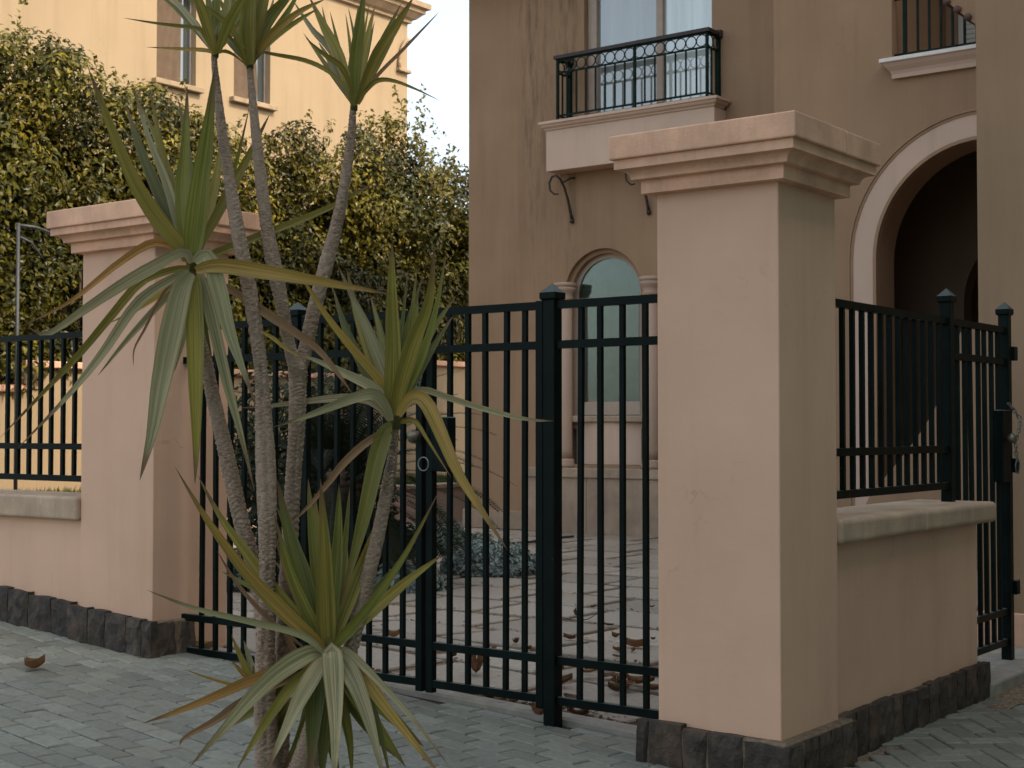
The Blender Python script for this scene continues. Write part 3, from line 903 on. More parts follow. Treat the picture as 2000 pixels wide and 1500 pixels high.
# upper french window
wf = box('window_reveal_back', (uw[0] + 0.002, HY + 0.255, 6.08), (uw[1] - 0.002, HY + 0.275, 8.7), M['frame_grey'], house)
win = box('window', (uw[0] + 0.003, HY + 0.10, 6.085), (uw[1] - 0.003, HY + 0.115, 6.16), M['frame'], house)
gx = [uw[0], uw[0] + 0.16, -7.97, -7.86, uw[1] - 0.07, uw[1]]
for a, b in ((uw[0] + 0.004, uw[0] + 0.16), (gx[2], gx[3]), (uw[1] - 0.06, uw[1] - 0.004)):
    box('frame', (a, HY + 0.09, 6.16), (b, HY + 0.18, 8.69), M['frame'], win, 0.008)
for a, b, g_ in ((uw[0] + 0.16, gx[2], 'glass_mid'), (gx[3], uw[1] - 0.06, 'glass_pale')):
    box('pane', (a, HY + 0.15, 6.162), (b, HY + 0.158, 8.68), M[g_], win)
# arched ground floor window
aw = arch_band('arched_window', acx, azs, ar - 0.13, ar - 0.004, 1.50, HY + 0.17, HY + 0.26, M['frame'], house)
PINV[aw.name] = Matrix.Identity(4)
panel('pane', arch_loop(acx, azs + 0.02, ar - 0.132, azs - 0.02), [], HY + 0.195, 0.006, M['glass_arch'], aw)
box('transom', (acx - ar + 0.13, HY + 0.18, azs - 0.10), (acx + ar - 0.13, HY + 0.25, azs - 0.022), M['frame'], aw, 0.006)
box('pane', (acx - ar + 0.132, HY + 0.195, 1.90), (acx + ar - 0.132, HY + 0.201, azs - 0.102), M['glass_arch'], aw)
n_ = 48; vv = []
for j_ in range(2):
    for i_ in range(n_ + 1):
        f_ = i_ / n_
        vv.append((acx - ar + 0.14 + (2 * ar - 0.28) * f_, HY + 0.238 + 0.012 * math.sin(f_ * 40 + 3 * math.sin(f_ * 6)), 1.75 + 2.32 * j_))
mk('curtain', vv, [(i_, i_ + 1, n_ + 2 + i_, n_ + 1 + i_) for i_ in range(n_)], M['sheer_dim'], aw, True)
box('frame', (acx - ar + 0.13, HY + 0.16, 1.70), (acx + ar - 0.13, HY + 0.25, 1.898), M['frame'], aw, 0.008)
box('frame', (acx - ar + 0.11, HY + 0.19, 1.902), (acx - ar + 0.175, HY + 0.24, azs - 0.102), M['frame_grey'], aw)
box('frame', (acx + ar - 0.175, HY + 0.19, 1.902), (acx + ar - 0.11, HY + 0.24, azs - 0.102), M['frame_grey'], aw)
arch_band('arch_moulding', acx, azs, ar - 0.065, ar + 0.0, 1.50, HY + 0.08, HY + 0.168, M['plaster_house'], house)
# sill, dado panel
bm = bmesh.new(); add_box(bm, (acx - ar + 0.006, HY + 0.02, 1.60), (acx + ar - 0.006, HY + 0.26, 1.695), 0.02, 3)
bm_obj(bm, 'sill', M['basestone'], house)
bm = bmesh.new()
n = 16
pts = [(acx - 0.56 + 1.12 * k / n, HY + 0.16 - 0.10 * math.sin(math.pi * k / n)) for k in range(n + 1)]
lo = [bm.verts.new((x, y, 0.985)) for x, y in pts]; hi = [bm.verts.new((x, y, 1.598)) for x, y in pts]
for k in range(n): bm.faces.new((lo[k], lo[k + 1], hi[k + 1], hi[k]))
b0 = [bm.verts.new((x, HY + 0.26, z)) for x, z in ((acx - 0.56, 0.985), (acx + 0.56, 0.985), (acx + 0.56, 1.598), (acx - 0.56, 1.598))]
bm.faces.new((b0[0], lo[0], hi[0], b0[3])); bm.faces.new((lo[-1], b0[1], b0[2], hi[-1])); bm.faces.new(hi[::-1] + [b0[3], b0[2]]) ; bm.faces.new(lo + [b0[1], b0[0]])
bm_obj(bm, 'apron_panel', M['plaster_trim'], house, False)
panel('niche_back', [(acx - ar, 0.98), (acx + ar, 0.98), (acx + ar, 4.2), (acx - ar, 4.2)], [], HY + 0.262, 0.016, M['frame_grey'], house)
# pilasters with capitals
for cx_ in (onY(1098, 560, HY - 0.08).x, onY(1266, 560, HY - 0.08).x):
    def lathe(prof, cx=cx_, cy=HY - 0.01, n=20):
        bm = bmesh.new(); rings = []
        for r, z in prof:
            rings.append([bm.verts.new((cx + r * math.cos(2 * math.pi * k / n), cy + r * math.sin(2 * math.pi * k / n), z)) for k in range(n)])
        for a, b in zip(rings, rings[1:]):
            for k in range(n): bm.faces.new((a[k], a[(k + 1) % n], b[(k + 1) % n], b[k]))
        bm.faces.new(rings[0][::-1]); bm.faces.new(rings[-1])
        return bm
    pil = bm_obj(lathe([(0.115, 1.06), (0.11, 1.2), (0.105, 3.40)]), 'pilaster', M['pilaster'], house, True)
    bm_obj(lathe([(0.11, 3.39), (0.125, 3.42), (0.125, 3.45), (0.115, 3.47), (0.14, 3.52), (0.165, 3.56), (0.165, 3.59), (0.15, 3.60), (0.17, 3.61), (0.17, 3.66), (0.11, 3.67)]), 'capital', M['pilaster'], pil, True)
    bm_obj(lathe([(0.15, 0.931), (0.15, 0.99), (0.135, 1.01), (0.14, 1.04), (0.115, 1.065)]), 'column_base', M['pilaster'], pil, True)
# balcony
FYB = 11.62
bl = onY(1052, 250, FYB).x; br = onY(1404, 205, FYB).x
bal = box('balcony', (bl + 0.10, FYB + 0.05, 5.29), (br - 0.10, HY - 0.001, 5.885), M['plaster_trim'], house, 0.004)
loft = [(0.0, 5.885), (0.02, 5.90), (0.02, 5.915), (0.05, 5.935), (0.062, 5.955), (0.062, 5.97), (0.085, 5.978), (0.085, 6.01), (0.078, 6.016)]
loft_square('cornice', bl + 0.10, br - 0.10, FYB + 0.05, HY - 0.09, loft, M['plaster_trim'], bal)
rl = onY(1089, 240, FYB + 0.03).x; rr = onY(1381, 200, FYB + 0.03).x
ry0, ry1 = FYB + 0.035, HY - 0.002
ball = tag(bar('balcony_railing', (rl - 0.05, ry0, 6.945), (rr + 0.05, ry0, 6.945), 0.085, 0.05, M['handrail'], house))
for x in (rl, rr):
    bar('handrail', (x, ry0 + 0.043, 6.9455), (x, ry1, 6.9455), 0.085, 0.05, M['handrail'], ball)
    box('handrail_end', (x - 0.06, ry1 - 0.07, 6.90), (x + 0.06, ry1, 6.90 + 0.105), M['handrail'], ball, 0.01)
    for z in (6.905, 6.715, 6.085):
        bar('rail', (x, ry0 + 0.012, z), (x, ry1, z), 0.020, 0.024, M['iron_rail'], ball)
for z, h in ((6.905, 0.024), (6.715, 0.024), (6.085, 0.026)):
    bar('rail', (rl, ry0, z), (rr, ry0, z), 0.022, h, M['iron_rail'], ball)
nb = 15
xb = [rl + (rr - rl) * k / nb for k in range(nb + 1)]
for k, x in enumerate(xb):
    big = k in (0, nb, 8)
    s_ = 0.036 if big else 0.020
    box('baluster', (x - s_ / 2, ry0 - s_ / 2 + 0.0007, 6.018 if big else 6.086), (x + s_ / 2, ry0 + s_ / 2 + 0.0007, 6.92 if big else 6.715), M['iron_rail'], ball)
for x in (rl, rr):
    for yy in (ry0 + 0.12, ry0 + 0.24):
        box('baluster', (x - 0.010, yy - 0.010, 6.086), (x + 0.0105, yy + 0.010, 6.715), M['iron_rail'], ball)
    for yy in (ry0 + 0.09, ry0 + 0.24):
        tube('ring', [Vector((x, yy, 6.81)) + Vector((0, math.cos(q), math.sin(q))) * 0.078 for q in [2 * math.pi * k / 18 for k in range(18)]], 0.008, M['iron_rail'], ball, 6, True)
    box('baluster', (x - 0.024, ry1 - 0.05, 6.02), (x + 0.024, ry1 - 0.002, 6.92), M['iron_rail'], ball)
for k in range(nb):
    c = (xb[k] + xb[k + 1]) / 2
    tube('ring', ring_pts((c, ry0, 6.81), 0.080, 'Y', 18), 0.008, M['iron_rail'], ball, 6, True)
# scrolled iron hooks under the balcony
for px, py in ((1117, 432), (1267, 415)):
    b = onY(px, py, HY - 0.03)
    x = b.x
    pts = [(x, HY - 0.02, b.z), (x - 0.005, HY - 0.05, b.z + 0.10), (x - 0.02, HY - 0.10, b.z + 0.30), (x - 0.035, HY - 0.17, b.z + 0.48), (x - 0.06, HY - 0.24, b.z + 0.60), (x - 0.10, HY - 0.29, b.z + 0.655), (x - 0.16, HY - 0.31, b.z + 0.64), (x - 0.21, HY - 0.31, b.z + 0.55), (x - 0.20, HY - 0.30, b.z + 0.44), (x - 0.14, HY - 0.28, b.z + 0.38), (x - 0.08, HY - 0.26, b.z + 0.385)]
    hk = tube('iron_hook', pts, [0.026, 0.022, 0.019, 0.018, 0.018, 0.018, 0.017, 0.016, 0.015, 0.014, 0.012], M['handrail'], house, 8)
    bm = bmesh.new(); bmesh.ops.create_uvsphere(bm, u_segments=10, v_segments=7, radius=0.036, matrix=Matrix.Translation((x, HY - 0.03, b.z)))
    bm_obj(bm, 'knob', M['handrail'], hk, True)
    tube('stay', [(x - 0.03, HY - 0.2, b.z + 0.56), (x + 0.02, HY - 0.08, b.z + 0.63), (x + 0.03, HY + 0.0, b.z + 0.64)], 0.014, M['handrail'], hk, 6)

# right hand facade with porch arch and loggia
gx0 = onY(1512, 200, RY).x
pcx, pzs, po, pi_ = -3.02, 3.60, 1.71, 1.335
lgx = onY(1742, 100, RY).x
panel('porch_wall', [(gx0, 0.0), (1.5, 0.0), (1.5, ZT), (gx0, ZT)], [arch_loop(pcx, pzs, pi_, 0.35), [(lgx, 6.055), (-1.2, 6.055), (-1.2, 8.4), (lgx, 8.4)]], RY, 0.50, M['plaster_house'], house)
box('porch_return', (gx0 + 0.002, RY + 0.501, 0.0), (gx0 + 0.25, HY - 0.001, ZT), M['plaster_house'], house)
arch_band('arch_trim', pcx, pzs, pi_ + 0.045, po - 0.065, 0.0, RY - 0.05, RY - 0.0005, M['plaster_trim'], house)
arch_band('arch_moulding', pcx, pzs, po - 0.030, po, 0.0, RY - 0.075, RY - 0.0005, M['plaster_house'], house)
arch_band('arch_moulding', pcx, pzs, po - 0.0645, po - 0.0305, 0.0, RY - 0.06, RY - 0.0005, M['plaster_house'], house)
arch_band('arch_moulding', pcx, pzs, pi_ + 0.002, pi_ + 0.0445, 0.0, RY - 0.065, RY - 0.0005, M['plaster_house'], house)
# porch interior: room with an inner arch, its shade darkened into the plaster
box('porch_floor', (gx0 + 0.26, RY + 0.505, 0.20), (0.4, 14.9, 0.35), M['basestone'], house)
box('porch_ceiling', (gx0 + 0.26, RY + 0.505, 5.4), (0.4, 14.9, 5.6), M['plaster_shade'], house)
box('porch_side_wall', (gx0 + 0.26, RY + 0.505, 0.352), (gx0 + 0.45, 14.9, 5.398), M['plaster_shade'], house)
box('porch_side_wall', (0.2, RY + 0.505, 0.352), (0.4, 14.9, 5.398), M['plaster_shade'], house)
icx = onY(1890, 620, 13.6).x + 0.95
panel('porch_inner_wall', [(gx0 + 0.455, 0.352), (0.195, 0.352), (0.195, 5.398), (gx0 + 0.455, 5.398)], [arch_loop(icx, 3.2, 1.0, 0.36)], 13.6, 0.3, M['plaster_shade'], house)
box('porch_back_wall', (gx0 + 0.455, 14.7, 0.352), (0.195, 14.88, 5.398), M['plaster_shade'], house)
# loggia on the upper floor
sl0 = onY(1716, 128, RY - 0.16)
box('loggia_sill', (sl0.x, RY - 0.16, 6.002), (-1.1, RY - 0.001, 6.052), M['marble'], house, 0.006)
bm = bmesh.new()
xa = sl0.x
pf = [(0.02, 6.0015), (0.05, 5.95), (0.09, 5.90), (0.105, 5.86), (0.105, 5.81), (0.16, 5.81), (0.16, 6.0015)]
va = [bm.verts.new((xa + 0.03 + max(0, d - 0.02) * 1.1, RY - 0.16 + d, z)) for d, z in pf]; vb = [bm.verts.new((-1.15, RY - 0.16 + d, z)) for d, z in pf]
for k in range(len(pf)):
    q = (k + 1) % len(pf); bm.faces.new((va[k], va[q], vb[q], vb[k]))
bm.faces.new(va[::-1]); bm.faces.new(vb)
bm_obj(bm, 'sill_moulding', M['plaster_trim'], house)
box('loggia_floor', (lgx - 0.3, RY + 0.501, 5.85), (-1.0, 13.8, 6.05), M['basestone'], house)
box('loggia_side_wall', (lgx - 0.2, RY + 0.501, 6.051), (lgx - 0.02, 13.5, 8.6), M['plaster_house'], house)
box('loggia_back_wall', (lgx - 0.019, 13.3, 6.051), (-1.0, 13.5, 8.6), M['plaster_house'], house)
lx = onY(1874, 60, 13.25).x
lwn = box('loggia_window', (lx, 13.2, 6.06), (lx + 0.10, 13.298, 8.3), M['shutter'], house, 0.005)
for k in range(34):
    box('slat', (lx + 0.102, 13.225, 6.08 + k * 0.065), (lx + 1.4, 13.26, 6.08 + k * 0.065 + 0.058), M['shutter'], lwn)
rx0 = onY(1768, 100, RY + 0.10).x
lr = bar('loggia_railing', (lgx + 0.0, RY + 0.10, 6.115), (-1.21, RY + 0.10, 6.115), 0.04, 0.055, M['iron_rail'], house)
bar('handrail', (lgx, RY + 0.10, 6.845), (-1.21, RY + 0.10, 6.845), 0.05, 0.05, M['iron_rail'], lr)
box('baluster', (rx0 - 0.022, RY + 0.078, 6.142), (rx0 + 0.022, RY + 0.122, 6.82), M['iron_rail'], lr)
bx = [onY(p, 100, RY + 0.10).x for p in (1793, 1816, 1838.5, 1861.5, 1884.5)]
stp = (bx[-1] - bx[0]) / 4
for k in range(17):
    x = bx[0] + stp * k
    if x > -1.3: break
    box('baluster', (x - 0.013, RY + 0.087, 6.142), (x + 0.013, RY + 0.113, 6.82), M['iron_rail'], lr)
# little tiled canopy above the loggia corner
cp = [onY(1838, -16, RY - 0.35), onY(1850, 4, RY - 0.35), onY(1908, 50, RY - 0.35), onY(1960, 84, RY - 0.35), onY(1960, -60, RY - 0.35)]
bm = bmesh.new()
fa = [bm.verts.new(p) for p in cp]; fb = [bm.verts.new(p + Vector((0, 0.32, 0.0))) for p in cp]
bm.faces.new(fa); bm.faces.new(fb[::-1])
for k in range(5):
    q = (k + 1) % 5; bm.faces.new((fa[q], fa[k], fb[k], fb[q]))
can = bm_obj(bm, 'tiled_canopy', M['plaster_house'], house)
for k in range(6):
    f = k / 5.0
    p = cp[1].lerp(cp[3], f * 0.95)
    tube('tile', [p + Vector((0, -0.03, 0.0)), p + Vector((0, 0.34, 0.01))], 0.046, M['tile'], can, 10)
# curved stair parapet in front of the porch
SPY = 9.6
sp = [(1680, 1010), (1700, 965), (1735, 925), (1765, 888), (1790, 856), (1812, 822), (1832, 786), (1848, 744), (1860, 700), (1868, 662), (1882, 640), (1884, 634), (1960, 632), (1990, 1110), (1680, 1110)]
bm = bmesh.new()
sv = [onY(a, b, SPY) for a, b in sp]
fa = [bm.verts.new(p) for p in sv]; fb = [bm.verts.new(p + Vector((0, 0.25, 0))) for p in sv]
bm.faces.new(fa); bm.faces.new(fb[::-1])
for k in range(len(sv)):
    q = (k + 1) % len(sv); bm.faces.new((fa[q], fa[k], fb[k], fb[q]))
tag(bm_obj(bm, 'stair_parapet', M['plaster_house']), 'beige stair parapet with curved sloping top in front of the porch', 'parapet')
for k in range(5):
    box('porch_step', (-4.7, 9.9 + k * 0.3, -0.02), (-2.75, 9.9 + (k + 1) * 0.3 - 0.001, 0.07 * (k + 1)), M['basestone'], house)
# right wing, close to the pedestrian gate
WY = 4.15
wx = onY(1909, 400, WY).x
box('wing_wall', (wx, WY, 0.27), (6.0, 11.38, ZT), M['plaster_house'], house)
for a, b in ((wx - 0.02, -0.36), (-0.357, 0.4), (0.403, 2.0), (2.003, 6.0)):
    box('skirting', (a, WY - 0.03, 0.0), (b, WY + 0.1, 0.269), M['caststone'], house, 0.006)
# doorstep slab at the pedestrian gate
st = box('doorstep', (-0.9, 2.62, -0.06), (0.02, 4.10, 0.05), M['concrete'], None, 0.015, 2)
tag(st, 'grey concrete doorstep slab under the pedestrian gate', 'step')

# ------------------------------------------------------------------ garden side: boundary wall, kerb, lawn
bw = thing('boundary_wall', 'sunlit stepped cream garden wall below the hedge', 'wall', (-16, 12, 0))
WX = -16.0
for y0, y1, zt in ((2.0, 7.25, 2.05), (7.252, 15.2, 2.42), (15.202, 24, 2.77)):
    box('wall_section', (WX - 0.28, y0, -0.1), (WX, y1, zt), M['plaster_cream'], bw)
    box('coping', (WX - 0.36, y0 - 0.03, zt + 0.001), (WX + 0.09, y1, zt + 0.105), M['caststone'], bw, 0.012)
KX = -13.0
kb = thing('garden_kerb', 'pale raised kerb along the lawn beside the villa', 'kerb', (KX, 10, 0))
box('kerb_wall', (KX - 0.22, 3.0, -0.1), (KX, 22, 0.50), M['plaster_trim'], kb)
box('coping', (KX - 0.30, 2.95, 0.501), (KX + 0.06, 22, 0.575), M['coping'], kb, 0.01)
tag(box('lawn', (WX + 0.001, 2.0, -0.1), (KX - 0.221, 22, 0.50), M['ground']), kind='structure')
gvv, gff, gcc = [], [], []
for k in range(9000):
    x, y = rnd.uniform(WX + 0.05, KX - 0.3), rnd.uniform(6, 19)
    h = rnd.uniform(0.06, 0.17); a = rnd.uniform(0, 6.28); dx, dy = math.cos(a) * 0.012, math.sin(a) * 0.012
    lx_, ly_ = rnd.gauss(0, 0.04), rnd.gauss(0, 0.04)
    i = len(gvv)
    gvv += [(x - dx, y - dy, 0.5), (x + dx, y + dy, 0.5), (x + lx_, y + ly_, 0.5 + h)]
    gff.append((i, i + 1, i + 2))
    c = rnd.uniform(0.7, 1.3); gcc += [(0.07 * c, 0.085 * c, 0.018 * c, 1)] * 3
tag(mk('grass', gvv, gff, M['grassblade'], None, False, None, gcc), 'strip of green lawn grass below the garden wall', 'grass', kind='stuff')

# ------------------------------------------------------------------ hedge
def leaf_card(V, F, C_, p, nrm, size, col, bend=0.25, ratio=0.52):
    """one pointed leaf: 2 x 2 faces folded on the midrib"""
    n = nrm.normalized()
    a = Vector((rnd.gauss(0, 1), rnd.gauss(0, 1), rnd.gauss(0, 1) - 0.8))
    t = (a - n * a.dot(n))
    if t.length < 1e-4: t = Vector((0, 0, -1))
    t.normalize(); s = n.cross(t)
    wdt = size * ratio * 0.5
    i = len(V)
    V += [p, p + t * (size * 0.45) + s * wdt + n * (wdt * bend), p + t * (size * 0.45) - n * (wdt * bend * 0.3), p + t * (size * 0.45) - s * wdt + n * (wdt * bend), p + t * size - n * (size * 0.12)]
    F += [(i, i + 1, i + 2), (i, i + 2, i + 3), (i + 1, i + 4, i + 2), (i + 2, i + 4, i + 3)]
    C_ += [col] * 5
hedge = thing('hedge', 'tall leafy clipped hedge behind the sunlit garden wall', 'hedge', (-17, 12, 0))
TOP = [(3, 6.9), (7.0, 7.1), (8.0, 7.1), (8.7, 6.85), (9.4, 6.75), (10.2, 6.9), (11.0, 6.5), (12.0, 6.35), (13.4, 6.55), (14.4, 6.35), (15.1, 6.8), (15.6, 7.3), (16.0, 7.6), (16.5, 7.2), (17.2, 6.9), (18.2, 6.85), (19.5, 6.7), (24, 6.6)]
def htop(y):
    for (a, za), (b, zb) in zip(TOP, TOP[1:]):
        if a <= y <= b: return za + (zb - za) * (y - a) / (b - a)
    return 6.8
V, F, C_ = [], [], []
blobs = []
y = 4.0
for k in range(760):
    y = rnd.uniform(4.5, 22.0)
    z = 2.35 + (htop(y) - 2.2) * rnd.random()
    x = -16.60 + rnd.gauss(0, 0.16) - 0.25 * max(0, (z - 5.5)) * 0.3 + 0.62 * noise.noise(Vector((3, y * 0.95, z * 0.95)))
    blobs.append((Vector((x, y, z)), rnd.uniform(0.28, 0.62), rnd.uniform(0.5, 1.4)))
for c, r, tone in blobs:
    tint = min(1.0, max(0.0, rnd.gauss(0.22, 0.30)))
    for q in range(int(118 * (r / 0.4) ** 2)):
        d = Vector((rnd.gauss(0.35, 1), rnd.gauss(-0.1, 1), rnd.gauss(0.30, 1))).normalized()
        p = c + Vector((d.x * 0.8, d.y, d.z)) * r * rnd.uniform(0.72, 1.08)
        n = (d + Vector((rnd.gauss(0.25, 0.5), rnd.gauss(-0.1, 0.5), rnd.gauss(0.45, 0.5))))
        g = tone * rnd.uniform(0.65, 1.35)
        yl = rnd.random()
        k_ = min(1.0, max(0.0, tint + rnd.gauss(0, 0.16)))
        col = (0.036 * g + 0.175 * k_ * g, 0.040 * g + 0.125 * k_ * g, 0.006 * g + 0.008 * k_ * g, 1)
        leaf_card(V, F, C_, p, n, rnd.uniform(0.085, 0.15), col)
# sprigs standing out of the top
for k in range(230):
    yb = rnd.uniform(5.0, 21.0)
    zb = htop(yb) + rnd.uniform(-0.15, 0.22)
    if rnd.random() < 0.16: L_ = rnd.uniform(0.5, 1.05)
    else: L_ = rnd.uniform(0.15, 0.42)
    base = Vector((-16.7 + rnd.gauss(0, 0.3), yb, zb))
    dr = Vector((rnd.gauss(0.1, 0.15), rnd.gauss(0, 0.18), 1)).normalized()
    for q in range(int(L_ * 46) + 4):
        f = rnd.random()
        p = base + dr * (L_ * f) + Vector((rnd.gauss(0, 1), rnd.gauss(0, 1), rnd.gauss(0, 0.4))) * (0.10 * (1.15 - f))
        g = rnd.uniform(0.8, 1.5)
        leaf_card(V, F, C_, p, Vector((rnd.gauss(0.5, .6), rnd.gauss(0, .7), rnd.gauss(0.5, .5))), rnd.uniform(0.08, 0.13), (0.125 * g, 0.108 * g, 0.018 * g, 1))
tag(mk('foliage', V, F, M['hedge'], hedge, False, None, C_), kind='stuff')
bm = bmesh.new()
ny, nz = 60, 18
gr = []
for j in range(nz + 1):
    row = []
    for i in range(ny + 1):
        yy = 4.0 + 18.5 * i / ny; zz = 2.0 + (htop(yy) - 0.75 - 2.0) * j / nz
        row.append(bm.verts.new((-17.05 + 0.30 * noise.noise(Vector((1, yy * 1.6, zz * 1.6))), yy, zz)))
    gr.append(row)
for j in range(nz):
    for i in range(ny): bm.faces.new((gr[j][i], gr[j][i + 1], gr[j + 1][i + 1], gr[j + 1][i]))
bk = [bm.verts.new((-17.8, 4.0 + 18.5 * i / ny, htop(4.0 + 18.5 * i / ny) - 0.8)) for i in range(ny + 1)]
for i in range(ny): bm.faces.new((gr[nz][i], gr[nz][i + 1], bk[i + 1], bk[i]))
bm_obj(bm, 'gap_shade_sheet', M['hedgecore'], hedge)  # dark backing sheet put in as shade between the leaves
for k in range(26):
    yy = 4.6 + k * 0.68 + rnd.uniform(-0.2, 0.2)
    z1 = rnd.uniform(3.6, 5.4)
    tube('stem', [(-16.55, yy, 1.8), (-16.5 + rnd.gauss(0, .08), yy + rnd.gauss(0, .1), 2.7), (-16.52, yy + rnd.gauss(0, .25), (z1 + 2.7) / 2), (-16.5, yy + rnd.gauss(0, .4), z1)], [0.035, 0.03, 0.022, 0.010], M['bark'], hedge, 6)
# bent grey pole against the hedge
pp = onX(33, 690, -15.62)
t = thing('metal_pole', 'bent grey metal pole standing in front of the hedge at left', 'pole', (pp.x, pp.y, 0.5))
tube('upright', [(pp.x, pp.y, 0.45), (pp.x, pp.y, 4.50)], 0.028, M['pole'], t, 10)
tube('arm', [(pp.x, pp.y, 4.47), (pp.x, pp.y + 0.30, 4.47), (pp.x, pp.y + 0.62, 4.40)], 0.026, M['pole'], t, 8)
tube('brace', [(pp.x, pp.y + 0.03, 4.30), (pp.x, pp.y + 0.22, 4.24), (pp.x, pp.y + 0.42, 4.02)], 0.018, M['pole'], t, 8)

# ------------------------------------------------------------------ cream neighbour house
CX = -20.5
nh = thing('neighbour_house', 'sunlit cream house with curtained windows behind the hedge', 'house', (CX - 4, 14, 0))
cy1 = onX(798, 150, CX).y
cyj = onX(603, 150, CX).y
w1 = [onX(306, 90, CX).y, onX(383, 90, CX).y]; w2 = [onX(457, 110, CX).y, onX(528, 110, CX).y]
zb1, zt1 = 8.57, onX(345, 2, CX).z
zs = 8.60
holes = [[(a, zs), (b, zs), (b, zs + 1.95), (a, zs + 1.95)] for a, b in (w1, w2)]
nz_top = 12.0
panel('wall', [(4.0, 0), (cyj, 0), (cyj, nz_top), (4.0, nz_top)], holes, CX, 0.3, M['plaster_cream'], nh, axis='X')
niche = None
panel('wall', [(cyj + 0.002, 0), (cy1, 0), (cy1, nz_top), (cyj + 0.002, nz_top)], [], CX - 0.04, 0.3, M['plaster_cream'], nh, axis='X')
box('back_wall', (CX - 8, 4.0, 0), (CX - 0.31, 4.3, nz_top), M['plaster_cream'], nh)
box('end_wall', (CX - 8, cy1 - 0.3, 0), (CX - 0.341, cy1, nz_top), M['plaster_cream'], nh)
for a, b in (w1, w2):
    wd_ = box('window', (CX - 0.25, a - 0.01, zs - 0.02), (CX - 0.22, b + 0.01, zs + 1.97), M['frame_grey'], nh)
    box('sill', (CX - 0.10, a - 0.12, zs - 0.13), (CX + 0.14, b + 0.12, zs - 0.022), M['cream_trim'], wd_, 0.015, 2)
    box('lintel', (CX - 0.10, a - 0.10, zs + 1.952), (CX + 0.10, b + 0.10, zs + 2.08), M['cream_trim'], wd_, 0.012)
    for e0, e1 in ((a + 0.002, a + 0.05), (b - 0.05, b - 0.002)):
        box('frame', (CX - 0.22, e0, zs), (CX - 0.14, e1, zs + 1.945), M['frame_grey'], wd_)
    box('frame', (CX - 0.22, a + 0.052, zs + 1.88), (CX - 0.15, b - 0.052, zs + 1.945), M['frame_grey'], wd_)
    # draped curtain
    n = 26; vv = []; ff = []
    for j in range(9):
        for i in range(n + 1):
            f = i / n
            vv.append((CX - 0.165 + 0.028 * math.sin(f * 15 + 1.8 * math.sin(j * 0.55 + a)) * (0.35 + 0.65 * f), a + 0.052 + (b - a - 0.32) * f + 0.02 * math.sin(j * 0.9), zs + 0.01 + 1.86 * j / 8 - 0.13 * math.sin(f * math.pi) * (j / 8) ** 3))
    for j in range(8):
        for i in range(n): ff.append((j * (n + 1) + i, j * (n + 1) + i + 1, (j + 1) * (n + 1) + i + 1, (j + 1) * (n + 1) + i))
    mk('curtain', vv, ff, M['curtain'], wd_, True)
    box('pane', (CX - 0.212, a + 0.052, zs + 0.005), (CX - 0.205, b - 0.052, zs + 1.878), M['glass'], wd_)
# cornice round the top, with the far corner in view
cz = onX(800, 40, CX).z
pfc = [(0.0, cz - 0.10), (0.06, cz - 0.08), (0.06, cz - 0.02), (0.14, cz + 0.02), (0.24, cz + 0.12), (0.30, cz + 0.16), (0.30, cz + 0.24), (0.40, cz + 0.27), (0.40, cz + 0.40)]
loft_square('cornice', CX - 8, CX - 0.005, 4.0, cy1, pfc, M['cream_trim'], nh)
# blind arch at the corner
ac = cy1 - 0.02
av, af = [], []
for k in range(9):
    q = math.pi / 2 * k / 8
    yy, zz = cy1 - 0.42 * math.sin(q) * 0 - 0.40 * (1 - math.sin(q)), cz - 1.25 + 0.62 * math.sin(q)
    yy = cy1 - 0.36 * math.cos(q); zz = cz - 1.25 + 0.75 * math.sin(q)
    av.append((CX + 0.02, yy, zz))
tube('arch_moulding', av + [(CX + 0.02, cy1 - 0.0, cz - 0.5)], 0.045, M['cream_trim'], nh, 6)
box('arch_impost', (CX - 0.05, cy1 - 0.42, cz - 1.33), (CX + 0.08, cy1 + 0.03, cz - 1.25), M['cream_trim'], nh, 0.01)

# ------------------------------------------------------------------ unseen block added to shade the foreground
ab = thing('shade_block', 'tall plain block added out of view to shade the foreground', 'shade block', (15, -3, 0))
AX, AH = 8.5, 15.8
box('wall', (AX, -16, -0.3), (AX + 12, 9, AH), M['block'], ab)
box('roof_parapet', (AX - 0.15, -16.15, AH + 0.001), (AX + 12.15, 9.15, AH + 0.4), M['caststone'], ab)
for k in range(7):
    for j in range(3):
        yy = -15.2 + k * 3.1; zz = 1.2 + j * 3.6
        wd_ = box('window', (AX - 0.04, yy, zz), (AX - 0.001, yy + 1.5, zz + 1.7), M['frame_grey'], ab)
        box('pane', (AX - 0.06, yy + 0.08, zz + 0.08), (AX - 0.041, yy + 1.42, zz + 1.62), M['glass'], wd_)

